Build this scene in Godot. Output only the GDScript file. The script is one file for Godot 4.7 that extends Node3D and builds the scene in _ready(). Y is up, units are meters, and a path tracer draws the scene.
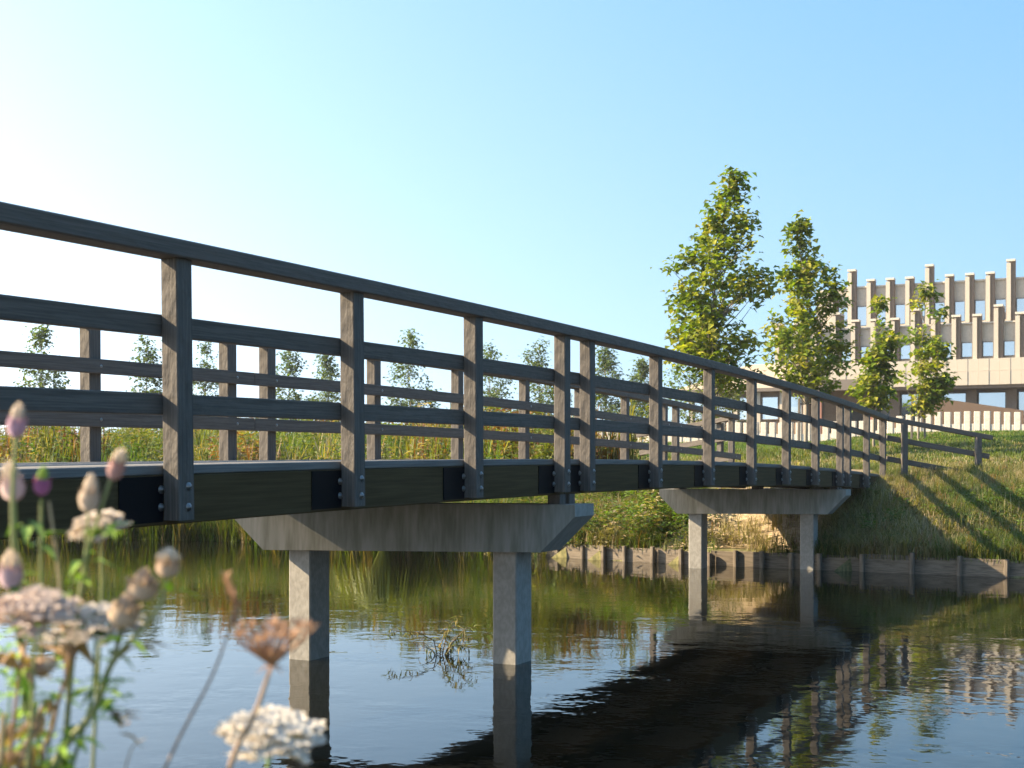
extends Node3D
# World axes: x runs along the footbridge (called s), -z runs across it away from the viewer (called t), y is up.
# The water surface lies at y = 0.

const EYE := 1.636
const PHI := 0.4476
const DN := 4.139          # outer face of the near railing posts (t)
const DF := 6.797          # outer face of the far railing posts (t)
const SKEW := -0.32        # ds/dt of the pier lines
var rng := RandomNumberGenerator.new()
var M := {}
var used := {}
var noise := FastNoiseLite.new()


class MB:
	var v := PackedVector3Array()
	var n := PackedVector3Array()
	var uv := PackedVector2Array()
	var c := PackedColorArray()
	var ix := PackedInt32Array()
	var col := Color(1, 1, 1)

	func vert(p: Vector3, nn: Vector3, t := Vector2.ZERO) -> int:
		v.push_back(p); n.push_back(nn); uv.push_back(t); c.push_back(col)
		return v.size() - 1

	# corners run counter-clockwise as seen from outside
	func quad(a: Vector3, b: Vector3, cc: Vector3, d: Vector3, ua := Vector2(0, 0), ub := Vector2(1, 0), uc := Vector2(1, 1), ud := Vector2(0, 1)) -> void:
		var nn := (cc - a).cross(d - b).normalized()
		var k := v.size()
		vert(a, nn, ua); vert(b, nn, ub); vert(cc, nn, uc); vert(d, nn, ud)
		ix.append_array([k, k + 2, k + 1, k, k + 3, k + 2])

	func tri(a: Vector3, b: Vector3, cc: Vector3) -> void:
		var nn := (b - a).cross(cc - a).normalized()
		var k := v.size()
		vert(a, nn, Vector2(a.x, a.z)); vert(b, nn, Vector2(b.x, b.z)); vert(cc, nn, Vector2(cc.x, cc.z))
		ix.append_array([k, k + 2, k + 1])

	# a profile (x right, y up, counter-clockwise seen against the path) swept along rings of points given as frames
	func sweep(prof: Array, frames: Array, caps := true, v0 := 0.0) -> void:
		var m := prof.size()
		var per := [0.0]
		for i in m:
			per.append(per[i] + (prof[(i + 1) % m] as Vector2).distance_to(prof[i]))
		var run := v0
		for k in frames.size() - 1:
			var f0: Transform3D = frames[k]
			var f1: Transform3D = frames[k + 1]
			var step := f0.origin.distance_to(f1.origin)
			for i in m:
				var p: Vector2 = prof[i]
				var q: Vector2 = prof[(i + 1) % m]
				var a := f0 * Vector3(p.x, p.y, 0)
				var b := f0 * Vector3(q.x, q.y, 0)
				var cc := f1 * Vector3(q.x, q.y, 0)
				var d := f1 * Vector3(p.x, p.y, 0)
				quad(a, b, cc, d, Vector2(per[i], run), Vector2(per[i + 1], run), Vector2(per[i + 1], run + step), Vector2(per[i], run + step))
			run += step
		if caps:
			for e in 2:
				var f: Transform3D = frames[0] if e == 0 else frames[frames.size() - 1]
				var k := v.size()
				var nn: Vector3 = (frames[0].origin - frames[1].origin).normalized() if e == 0 else (frames[-1].origin - frames[-2].origin).normalized()
				for i in m:
					vert(f * Vector3(prof[i].x, prof[i].y, 0), nn, Vector2(prof[i].x, prof[i].y * 0.2))
				for i in range(1, m - 1):
					if e == 0: ix.append_array([k, k + i, k + i + 1])
					else: ix.append_array([k, k + i + 1, k + i])

	func box(lo: Vector3, hi: Vector3) -> void:
		var x0 := lo.x; var y0 := lo.y; var z0 := lo.z; var x1 := hi.x; var y1 := hi.y; var z1 := hi.z
		quad(Vector3(x0, y0, z1), Vector3(x1, y0, z1), Vector3(x1, y1, z1), Vector3(x0, y1, z1), Vector2(x0, y0), Vector2(x1, y0), Vector2(x1, y1), Vector2(x0, y1))
		quad(Vector3(x1, y0, z0), Vector3(x0, y0, z0), Vector3(x0, y1, z0), Vector3(x1, y1, z0), Vector2(x1, y0), Vector2(x0, y0), Vector2(x0, y1), Vector2(x1, y1))
		quad(Vector3(x1, y0, z1), Vector3(x1, y0, z0), Vector3(x1, y1, z0), Vector3(x1, y1, z1), Vector2(z1, y0), Vector2(z0, y0), Vector2(z0, y1), Vector2(z1, y1))
		quad(Vector3(x0, y0, z0), Vector3(x0, y0, z1), Vector3(x0, y1, z1), Vector3(x0, y1, z0), Vector2(z0, y0), Vector2(z1, y0), Vector2(z1, y1), Vector2(z0, y1))
		quad(Vector3(x0, y1, z1), Vector3(x1, y1, z1), Vector3(x1, y1, z0), Vector3(x0, y1, z0), Vector2(x0, z1), Vector2(x1, z1), Vector2(x1, z0), Vector2(x0, z0))
		quad(Vector3(x0, y0, z0), Vector3(x1, y0, z0), Vector3(x1, y0, z1), Vector3(x0, y0, z1), Vector2(x0, z0), Vector2(x1, z0), Vector2(x1, z1), Vector2(x0, z1))

	func tube(pts: Array, radii: Array, sides := 6) -> void:
		var rings := []
		var side := Vector3(0.31, 0.12, 0.94)
		for i in pts.size():
			var d: Vector3 = ((pts[mini(i + 1, pts.size() - 1)] as Vector3) - (pts[maxi(i - 1, 0)] as Vector3)).normalized()
			var x := d.cross(side)
			if x.length() < 0.05: x = d.cross(Vector3(1, 0, 0))
			x = x.normalized()
			var y := d.cross(x)
			var k := v.size()
			for j in sides + 1:
				var a := TAU * j / sides
				var nn := x * cos(a) + y * sin(a)
				vert((pts[i] as Vector3) + nn * float(radii[i]), nn, Vector2(float(j) / sides, i))
			rings.append(k)
		for i in pts.size() - 1:
			for j in sides:
				var a: int = rings[i] + j
				var b: int = rings[i + 1] + j
				ix.append_array([a, b, a + 1, a + 1, b, b + 1])

	# a blob of revolution: list of (radius, along) pairs round an axis
	func lathe(at: Vector3, axis: Vector3, prof: Array, sides := 10) -> void:
		var pts := []
		var rad := []
		for p in prof:
			pts.append(at + axis * (p as Vector2).y)
			rad.append((p as Vector2).x)
		tube(pts, rad, sides)

	# a leaf folded along its rib, pointed at both ends
	func leaf(at: Vector3, d: Vector3, side: Vector3, ln: float, w: float, droop := 0.15) -> void:
		var up := side.cross(d).normalized()
		var p0 := at
		var p1 := at + d * ln * 0.45 - up * ln * 0.02
		var p2 := at + d * ln - up * ln * droop
		var l := at + d * ln * 0.4 + side * w * 0.5 + up * w * 0.18
		var r := at + d * ln * 0.4 - side * w * 0.5 + up * w * 0.18
		var nl := (up - side * 0.35).normalized()
		var nr := (up + side * 0.35).normalized()
		var k := v.size()
		vert(p0, nl); vert(l, nl); vert(p2, nl); vert(p1, nl)
		vert(p0, nr); vert(r, nr); vert(p2, nr); vert(p1, nr)
		ix.append_array([k, k + 3, k + 1, k + 1, k + 3, k + 2, k + 4, k + 5, k + 7, k + 5, k + 6, k + 7])

	func mesh() -> ArrayMesh:
		var a := []
		a.resize(Mesh.ARRAY_MAX)
		a[Mesh.ARRAY_VERTEX] = v; a[Mesh.ARRAY_NORMAL] = n; a[Mesh.ARRAY_TEX_UV] = uv
		a[Mesh.ARRAY_COLOR] = c; a[Mesh.ARRAY_INDEX] = ix
		var m := ArrayMesh.new()
		m.add_surface_from_arrays(Mesh.PRIMITIVE_TRIANGLES, a)
		return m


# ---------------------------------------------------------------- helpers
func P(s: float, y: float, t: float) -> Vector3:
	return Vector3(s, y, -t)


func numbered(called: String) -> String:
	var k: int = used.get(called, 0)
	used[called] = k + 1
	return called if k == 0 else "%s_%03d" % [called, k]


func thing(called: String, label: String, category: String, at := Vector3.ZERO, group := "") -> Node3D:
	var o := Node3D.new()
	o.name = numbered(called)
	add_child(o)
	o.position = at
	o.set_meta("label", label); o.set_meta("category", category)
	if group: o.set_meta("group", group)
	return o


func part(called: String, m: Mesh, mat: Material, parent: Node, at := Vector3.ZERO) -> MeshInstance3D:
	var o := MeshInstance3D.new()
	o.name = called
	o.mesh = m
	o.material_override = mat
	o.position = at
	parent.add_child(o, true)
	return o


func setting(called: String, m: Mesh, mat: Material) -> MeshInstance3D:
	var o := MeshInstance3D.new()
	o.name = numbered(called)
	o.mesh = m
	o.material_override = mat
	add_child(o)
	o.set_meta("kind", "structure")
	return o


func deck(s: float) -> float:
	return EYE - 0.1317 + 0.0305 * s - 0.0013 * s * s


func tilt(s: float) -> float:
	return atan(0.0305 - 0.0026 * s)


func shore(t: float) -> float:
	var a := [[-60.0, 19.9], [-8.0, 20.2], [1.5, 20.42], [4.2, 20.66], [6.7, 20.86], [8.0, 21.1], [9.2, 21.5], [12.0, 22.0], [14.2, 22.3], [18.0, 23.0], [22.0, 22.4], [30.0, 21.4], [60.0, 20.0]]
	if t <= a[0][0]: return a[0][1]
	for i in a.size() - 1:
		if t <= a[i + 1][0]:
			return lerpf(a[i][1], a[i + 1][1], (t - a[i][0]) / (a[i + 1][0] - a[i][0]))
	return a[-1][1]


func near_shore(t: float) -> float:
	return 2.1 - 0.05 * t + 0.25 * sin(t * 0.6)


func ground(s: float, t: float) -> float:
	var d := s - shore(t)
	var bump := 0.05 * noise.get_noise_2d(s * 3.0, t * 3.0)
	if d > 0.0:
		var walled := 1.0 - smoothstep(9.0, 13.0, t)
		var h_bank := lerpf(-0.05, 0.2, walled) + lerpf(0.9, 1.25, walled) * smoothstep(-0.6, 5.0, d)
		h_bank += 0.05 * walled * clampf(d, 0.0, 1.0)
		h_bank += 0.3 * (1.0 - walled) * smoothstep(4.0, 9.0, d)
		h_bank += 1.6 * smoothstep(2.0, 44.0, d) * lerpf(1.0, 0.35, smoothstep(24.0, 40.0, t))
		return h_bank + bump * (1.0 + 0.4 * minf(d, 3.0))
	var e := near_shore(t) - s
	if e > 0.0:
		return -0.1 + 0.62 * smoothstep(0.0, 1.6, e) + 0.9 * smoothstep(1.5, 12.0, e) + bump * 0.5
	return -0.1 - 0.9 * smoothstep(0.0, 3.0, minf(-d, -e))


func chamfered(w: float, h: float, c: float) -> Array:
	var x := w / 2.0
	var y := h / 2.0
	return [Vector2(-x + c, -y), Vector2(x - c, -y), Vector2(x, -y + c), Vector2(x, y - c), Vector2(x - c, y), Vector2(-x + c, y), Vector2(-x, y - c), Vector2(-x, -y + c)]


# frame whose local z points along the path; local x is to the left of travel when y is up
func frame(at: Vector3, along: Vector3, up: Vector3) -> Transform3D:
	var z := along.normalized()
	var x := up.cross(z).normalized()
	return Transform3D(Basis(x, z.cross(x), z), at)


# a bar of rectangular section that follows the arch of the bridge between s0 and s1 (each end may be skewed)
func arched(s0: float, s1: float, t0: float, t1: float, y0: float, y1: float, c := 0.006, steps := 8) -> ArrayMesh:
	var b := MB.new()
	var fr := []
	var tm := (t0 + t1) / 2.0
	for i in steps + 1:
		var s := lerpf(s0, s1, float(i) / steps)
		fr.append(frame(P(s, deck(s) + (y0 + y1) / 2.0, tm), Vector3(1, 0, 0), Vector3.UP))
	b.sweep(chamfered(absf(t1 - t0), y1 - y0, c), fr, true, rng.randf() * 7.0)
	return b.mesh()


func joint(s_near: float, t: float) -> float:
	return s_near + SKEW * (t - DN)


func srgb(r: float, g: float, b: float) -> Color:
	return Color(r, g, b).linear_to_srgb()


# ---------------------------------------------------------------- materials
func grain_image(w: int, h: int, sx: float, sy: float, dark: Color, light: Color, seed_: int, speck := 0.25) -> ImageTexture:
	var a := FastNoiseLite.new()
	a.seed = seed_; a.frequency = 1.0; a.fractal_octaves = 4
	var b := FastNoiseLite.new()
	b.seed = seed_ + 5; b.frequency = 1.0; b.fractal_octaves = 3
	var im := Image.create(w, h, false, Image.FORMAT_RGB8)
	for y in h:
		# blend the two ends so that the tile repeats
		var fy := float(y) / h
		for x in w:
			var fx := float(x) / w
			var ang := fx * TAU
			var cx := cos(ang) * sx / TAU
			var cy := sin(ang) * sx / TAU
			var q := a.get_noise_3d(cx, cy, fy * sy) * (1.0 - fy) + a.get_noise_3d(cx, cy, (fy - 1.0) * sy) * fy
			var r := b.get_noise_3d(cx * 3.7, cy * 3.7, fy * sy * 2.0 if fy < 0.5 else (1.0 - fy) * sy * 2.0)
			var k := clampf(0.5 + q * 0.9 + r * speck * 2.0, 0.0, 1.0)
			im.set_pixel(x, y, dark.lerp(light, k).linear_to_srgb())
	im.generate_mipmaps()
	return ImageTexture.create_from_image(im)


func mat(c: Color, rough := 0.8) -> StandardMaterial3D:
	var m := StandardMaterial3D.new()
	m.albedo_color = c.linear_to_srgb()
	m.roughness = rough
	return m


func textured(tex: Texture2D, scale: Vector3, rough: float, tri := false, tint := Color(1, 1, 1)) -> StandardMaterial3D:
	var m := StandardMaterial3D.new()
	m.albedo_texture = tex
	m.albedo_color = tint
	m.roughness = rough
	m.uv1_scale = scale
	if tri:
		m.uv1_triplanar = true
		m.uv1_world_triplanar = true
	return m


func bumped(m: StandardMaterial3D, seed_: int, freq: float, strength: float, w := 256) -> StandardMaterial3D:
	var a := FastNoiseLite.new()
	a.seed = seed_; a.frequency = freq; a.fractal_octaves = 4
	var im := a.get_seamless_image(w, w)
	im.bump_map_to_normal_map(6.0)
	m.normal_enabled = true
	m.normal_texture = ImageTexture.create_from_image(im)
	m.normal_scale = strength
	return m


func foliage(back: Color, rough := 0.55) -> StandardMaterial3D:
	var m := StandardMaterial3D.new()
	m.vertex_color_use_as_albedo = true
	m.roughness = rough
	m.cull_mode = BaseMaterial3D.CULL_DISABLED
	m.backlight_enabled = true
	m.backlight = back
	return m


func make_materials() -> void:
	var wood := grain_image(256, 512, 26.0, 2.2, Color(0.072, 0.065, 0.059), Color(0.125, 0.113, 0.102), 3)
	M.wood = bumped(textured(wood, Vector3(2.2, 0.8, 1), 0.72), 2, 0.03, 0.35)
	var wood2 := grain_image(256, 512, 30.0, 2.6, Color(0.078, 0.068, 0.06), Color(0.132, 0.117, 0.105), 9)
	M.rail = bumped(textured(wood2, Vector3(2.6, 0.7, 1), 0.62), 4, 0.03, 0.3)
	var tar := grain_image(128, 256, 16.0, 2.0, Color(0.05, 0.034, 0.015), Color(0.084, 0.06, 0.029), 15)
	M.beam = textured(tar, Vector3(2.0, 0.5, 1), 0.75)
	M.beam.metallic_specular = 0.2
	M.rail.metallic_specular = 0.25
	M.wood.metallic_specular = 0.3
	M.dark_slab = mat(Color(0.002, 0.003, 0.005), 0.6)
	M.dark_slab.metallic_specular = 0.2
	var dk := grain_image(256, 512, 34.0, 2.4, Color(0.085, 0.082, 0.078), Color(0.19, 0.182, 0.172), 21)
	M.deck = textured(dk, Vector3(3.0, 0.6, 1), 0.8)
	M.steel = mat(Color(0.42, 0.44, 0.45), 0.35)
	M.steel.metallic = 0.85
	var conc := grain_image(256, 256, 9.0, 9.0, Color(0.21, 0.2, 0.18), Color(0.27, 0.26, 0.238), 33, 0.5)
	M.concrete = bumped(textured(conc, Vector3(0.9, 0.9, 0.9), 0.85, true), 6, 0.05, 0.07)
	# algae and rain streaks down the pier caps: narrow across, long down
	var stain := grain_image(512, 128, 12.0, 2.4, Color(0.16, 0.158, 0.128), Color(0.265, 0.258, 0.232), 41, 0.3)
	M.stained = textured(stain, Vector3(0.55, 0.6, 1), 0.9)
	var old := grain_image(256, 256, 22.0, 3.0, Color(0.07, 0.055, 0.04), Color(0.17, 0.14, 0.105), 47, 0.4)
	M.old_wood = textured(old, Vector3(1.6, 0.8, 1), 0.9)
	M.stone = textured(grain_image(128, 128, 8.0, 8.0, Color(0.4, 0.365, 0.31), Color(0.52, 0.485, 0.425), 51, 0.5), Vector3(0.7, 0.7, 0.7), 0.9, true)
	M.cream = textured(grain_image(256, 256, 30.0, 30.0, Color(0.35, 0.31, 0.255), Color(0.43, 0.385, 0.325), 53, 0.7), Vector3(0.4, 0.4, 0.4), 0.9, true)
	M.brick = textured(grain_image(256, 256, 30.0, 30.0, Color(0.14, 0.095, 0.066), Color(0.21, 0.148, 0.107), 57, 0.7), Vector3(0.4, 0.4, 0.4), 0.9, true)
	M.panel = textured(grain_image(128, 128, 10.0, 10.0, Color(0.38, 0.34, 0.285), Color(0.44, 0.4, 0.34), 59, 0.5), Vector3(0.3, 0.3, 0.3), 0.9, true)
	M.tile = textured(grain_image(128, 128, 24.0, 24.0, Color(0.28, 0.22, 0.16), Color(0.38, 0.31, 0.235), 61, 0.7), Vector3(0.5, 0.5, 0.5), 0.9, true)
	M.glass = mat(Color(0.4, 0.46, 0.5), 0.08)
	M.glass.metallic = 0.75
	M.frame = mat(Color(0.12, 0.1, 0.085), 0.6)
	M.dark_brick = mat(Color(0.1, 0.065, 0.045), 0.9)
	M.dark = mat(Color(0.02, 0.02, 0.02), 0.8)
	M.red_brown = mat(Color(0.22, 0.1, 0.07), 0.7)
	M.bark = textured(grain_image(128, 256, 18.0, 6.0, Color(0.1, 0.085, 0.065), Color(0.26, 0.23, 0.19), 67, 0.4), Vector3(4, 0.6, 1), 0.9)
	M.stake = textured(wood, Vector3(2, 0.5, 1), 0.8, false, Color(1.35, 1.2, 1.0).clamp())
	M.leaf = foliage(Color(0.95, 1.0, 0.5))
	M.far_leaf = foliage(Color(0.9, 1.0, 0.6))
	M.grass = foliage(Color(0.9, 0.95, 0.5), 0.6)
	M.reed = foliage(Color(0.95, 0.95, 0.5), 0.6)
	M.flower = foliage(Color(0.8, 0.76, 0.7), 0.8)
	M.green = foliage(Color(0.75, 0.85, 0.4), 0.6)
	# earth and turf under the blades
	var g1 := grain_image(256, 256, 20.0, 20.0, Color(0.06, 0.062, 0.022), Color(0.17, 0.155, 0.07), 71, 0.8)
	M.ground = bumped(textured(g1, Vector3(0.35, 0.35, 0.35), 0.95, true), 8, 0.04, 0.8)
	var g2 := grain_image(256, 256, 14.0, 14.0, Color(0.25, 0.185, 0.11), Color(0.5, 0.4, 0.27), 73, 0.6)
	M.soil = bumped(textured(g2, Vector3(0.4, 0.4, 0.4), 0.95, true), 9, 0.04, 0.8)
	M.path = textured(g2, Vector3(0.3, 0.3, 0.3), 0.95, true, Color(0.72, 0.7, 0.66))
	# water: dark and smooth, with fine wind ripples
	var w := StandardMaterial3D.new()
	w.albedo_color = srgb(0.006, 0.006, 0.0035)
	w.roughness = 0.03
	w.metallic_specular = 0.46
	var rip := FastNoiseLite.new()
	rip.seed = 12; rip.frequency = 0.018; rip.fractal_octaves = 4; rip.fractal_gain = 0.55
	var im := rip.get_seamless_image(512, 512)
	var calm := FastNoiseLite.new()
	calm.seed = 30; calm.frequency = 0.006; calm.fractal_octaves = 2
	var ci := calm.get_seamless_image(512, 512)
	for y in 512:
		for x in 512:
			var k := 0.35 + 0.9 * smoothstep(0.3, 0.75, ci.get_pixel(x, y).r)
			var q := 0.5 + (im.get_pixel(x, y).r - 0.5) * k
			im.set_pixel(x, y, Color(q, q, q))
	im.bump_map_to_normal_map(20.0)
	w.normal_enabled = true
	w.normal_texture = ImageTexture.create_from_image(im)
	w.normal_scale = 0.013
	w.uv1_scale = Vector3(0.26, 0.21, 1)
	M.water = w


# ---------------------------------------------------------------- light
func make_light() -> void:
	var cam := Camera3D.new()
	cam.name = "camera"
	add_child(cam)
	cam.position = Vector3(0, EYE, 0)
	cam.rotation.y = -(PI / 2.0 - PHI)
	var near := 0.1
	var att := CameraAttributesPhysical.new()
	att.frustum_focal_length = 50.0
	att.frustum_focus_distance = 11.0
	att.exposure_aperture = 6.5
	att.frustum_near = near
	att.frustum_far = 4000.0
	cam.attributes = att
	cam.set_frustum(near * 768.0 / 1300.0, Vector2(0, near * 82.4 / 1300.0), near, 4000.0)
	cam.current = true

	var to_sun := P(-0.36 * cos(deg_to_rad(30.5)), sin(deg_to_rad(30.5)), 0.933 * cos(deg_to_rad(30.5)))
	var sun := DirectionalLight3D.new()
	sun.name = "sun"
	sun.light_energy = 1.6
	sun.light_color = Color(1.0, 0.9, 0.74)
	sun.light_angular_distance = 0.5
	sun.shadow_enabled = true
	add_child(sun)
	sun.look_at_from_position(Vector3.ZERO, -to_sun, Vector3.UP)

	var env := Environment.new()
	env.background_mode = Environment.BG_SKY
	env.tonemap_mode = Environment.TONE_MAPPER_LINEAR
	env.tonemap_exposure = 3.75
	env.fog_enabled = true
	env.fog_density = 0.0003
	env.fog_light_color = Color(0.93, 0.96, 1.0)
	env.sdfgi_enabled = true
	env.ssao_enabled = true
	env.ssil_enabled = true
	var sky := Sky.new()
	var pan := PanoramaSkyMaterial.new()
	pan.panorama = sky_image(to_sun)
	sky.sky_material = pan
	env.sky = sky
	var we := WorldEnvironment.new()
	we.name = "environment"
	we.environment = env
	add_child(we)


# clear air: deep blue overhead, paler towards the horizon and whiter round the sun
func sky_image(to_sun: Vector3) -> ImageTexture:
	var w := 512
	var h := 256
	var im := Image.create(w, h, false, Image.FORMAT_RGBF)
	for j in h:
		var el := (0.5 - (j + 0.5) / h) * PI
		for i in w:
			var az := (i + 0.5) / w * TAU
			var d := Vector3(sin(az) * cos(el), sin(el), -cos(az) * cos(el))
			var y := maxf(d.y, 0.0)
			var c := Vector3(0.024, 0.112, 0.245).lerp(Vector3(0.126, 0.212, 0.275), pow(1.0 - y, 2.6))
			var g := acos(clampf(d.dot(to_sun), -1.0, 1.0))
			var glow := 2.9 * exp(-pow(g / 0.75, 1.65))
			c += Vector3(0.93, 0.95, 0.98) * glow * (0.2 + 0.8 * pow(1.0 - y, 5.0))
			if d.y < 0.0: c = Vector3(0.12, 0.13, 0.12)
			im.set_pixel(i, j, Color(c.x, c.y, c.z))
	return ImageTexture.create_from_image(im)


# ---------------------------------------------------------------- setting
func axis_points(lo: float, hi: float, fine_lo: float, fine_hi: float, step: float) -> Array:
	var a := []
	var x := fine_lo
	while x <= fine_hi:
		a.append(x); x += step
	var g := step
	x = a[-1]
	while x < hi:
		g *= 1.35; x += g; a.append(minf(x, hi))
	g = step
	x = a[0]
	while x > lo:
		g *= 1.35; x -= g; a.push_front(maxf(x, lo))
	return a


func make_ground() -> void:
	var ss := axis_points(-1500, 1800, -2.0, 30.0, 0.3)
	var ts := axis_points(-1500, 1800, -4.0, 32.0, 0.4)
	# the shore itself is an edge of the grid: snap the nearest column onto it
	var b := MB.new()
	var ns := ss.size()
	for j in ts.size():
		var t: float = ts[j]
		var sh := shore(t)
		var best := 0
		for i in ns:
			if absf(ss[i] - sh) < absf(ss[best] - sh): best = i
		for i in ns:
			var s: float = ss[i]
			if i == best: s = sh + 0.03
			elif i == best - 1: s = sh - 0.02
			b.vert(P(s, ground(s, t), t), Vector3.UP, Vector2(s, t))
	for j in ts.size():
		for i in ns:
			var i0 := maxi(i - 1, 0); var i1 := mini(i + 1, ns - 1)
			var j0 := maxi(j - 1, 0); var j1 := mini(j + 1, ts.size() - 1)
			var u: Vector3 = b.v[j * ns + i1] - b.v[j * ns + i0]
			var w: Vector3 = b.v[j1 * ns + i] - b.v[j0 * ns + i]
			var nn := u.cross(w)
			b.n[j * ns + i] = (nn if nn.y > 0 else -nn).normalized()
	for j in ts.size() - 1:
		for i in ns - 1:
			var k := j * ns + i
			b.ix.append_array([k, k + ns, k + 1, k + 1, k + ns, k + ns + 1])
	setting("ground", b.mesh(), M.ground)
	var wb := MB.new()
	var x0 := -6.0
	var x1 := 40.0
	wb.quad(P(x0, 0, -900), P(x1, 0, -900), P(x1, 0, 900), P(x0, 0, 900), Vector2(x0, -900), Vector2(x1, -900), Vector2(x1, 900), Vector2(x0, 900))
	setting("water", wb.mesh(), M.water)
	# worn sandy ground below the bridge end and the path that leads on from it
	setting("bare_soil", draped(20.95, 24.0, 4.75, 7.4, 0.012, 0.3), M.soil)
	setting("path", draped(24.75, 26.6, 4.5, 24.0, 0.012, 0.45), M.path)


func draped(s0: float, s1: float, t0: float, t1: float, up: float, step: float) -> ArrayMesh:
	var b := MB.new()
	var ns := int((s1 - s0) / step) + 2
	var nt := int((t1 - t0) / step) + 2
	for j in nt:
		for i in ns:
			var t := lerpf(t0, t1, float(j) / (nt - 1))
			var s := lerpf(s0, s1, float(i) / (ns - 1))
			if i == 0 or i == ns - 1: s += 0.25 * noise.get_noise_2d(t * 40.0, s)
			if j == 0 or j == nt - 1: t += 0.35 * noise.get_noise_2d(s * 30.0, t)
			var e := 0.15
			var nn := Vector3(-(ground(s + e, t) - ground(s - e, t)) / (2 * e), 1, (ground(s, t + e) - ground(s, t - e)) / (2 * e)).normalized()
			b.vert(P(s, ground(s, t) + up, t), nn, Vector2(s, t))
	for j in nt - 1:
		for i in ns - 1:
			var k := j * ns + i
			b.ix.append_array([k, k + ns, k + 1, k + 1, k + ns, k + ns + 1])
	return b.mesh()


# ---------------------------------------------------------------- footbridge
func bar(a: Vector3, b: Vector3, w: float, h: float, up: Vector3, c := 0.005) -> ArrayMesh:
	var m := MB.new()
	m.sweep(chamfered(w, h, c), [frame(a, b - a, up), frame(b, b - a, up)], true, rng.randf() * 9.0)
	return m.mesh()


func bolt_mesh() -> ArrayMesh:
	var b := MB.new()
	b.lathe(Vector3.ZERO, Vector3(0, 0, 1), [Vector2(0.021, -0.002), Vector2(0.021, 0.003), Vector2(0.012, 0.004), Vector2(0.011, 0.012), Vector2(0.0, 0.014)], 8)
	return b.mesh()


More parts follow.
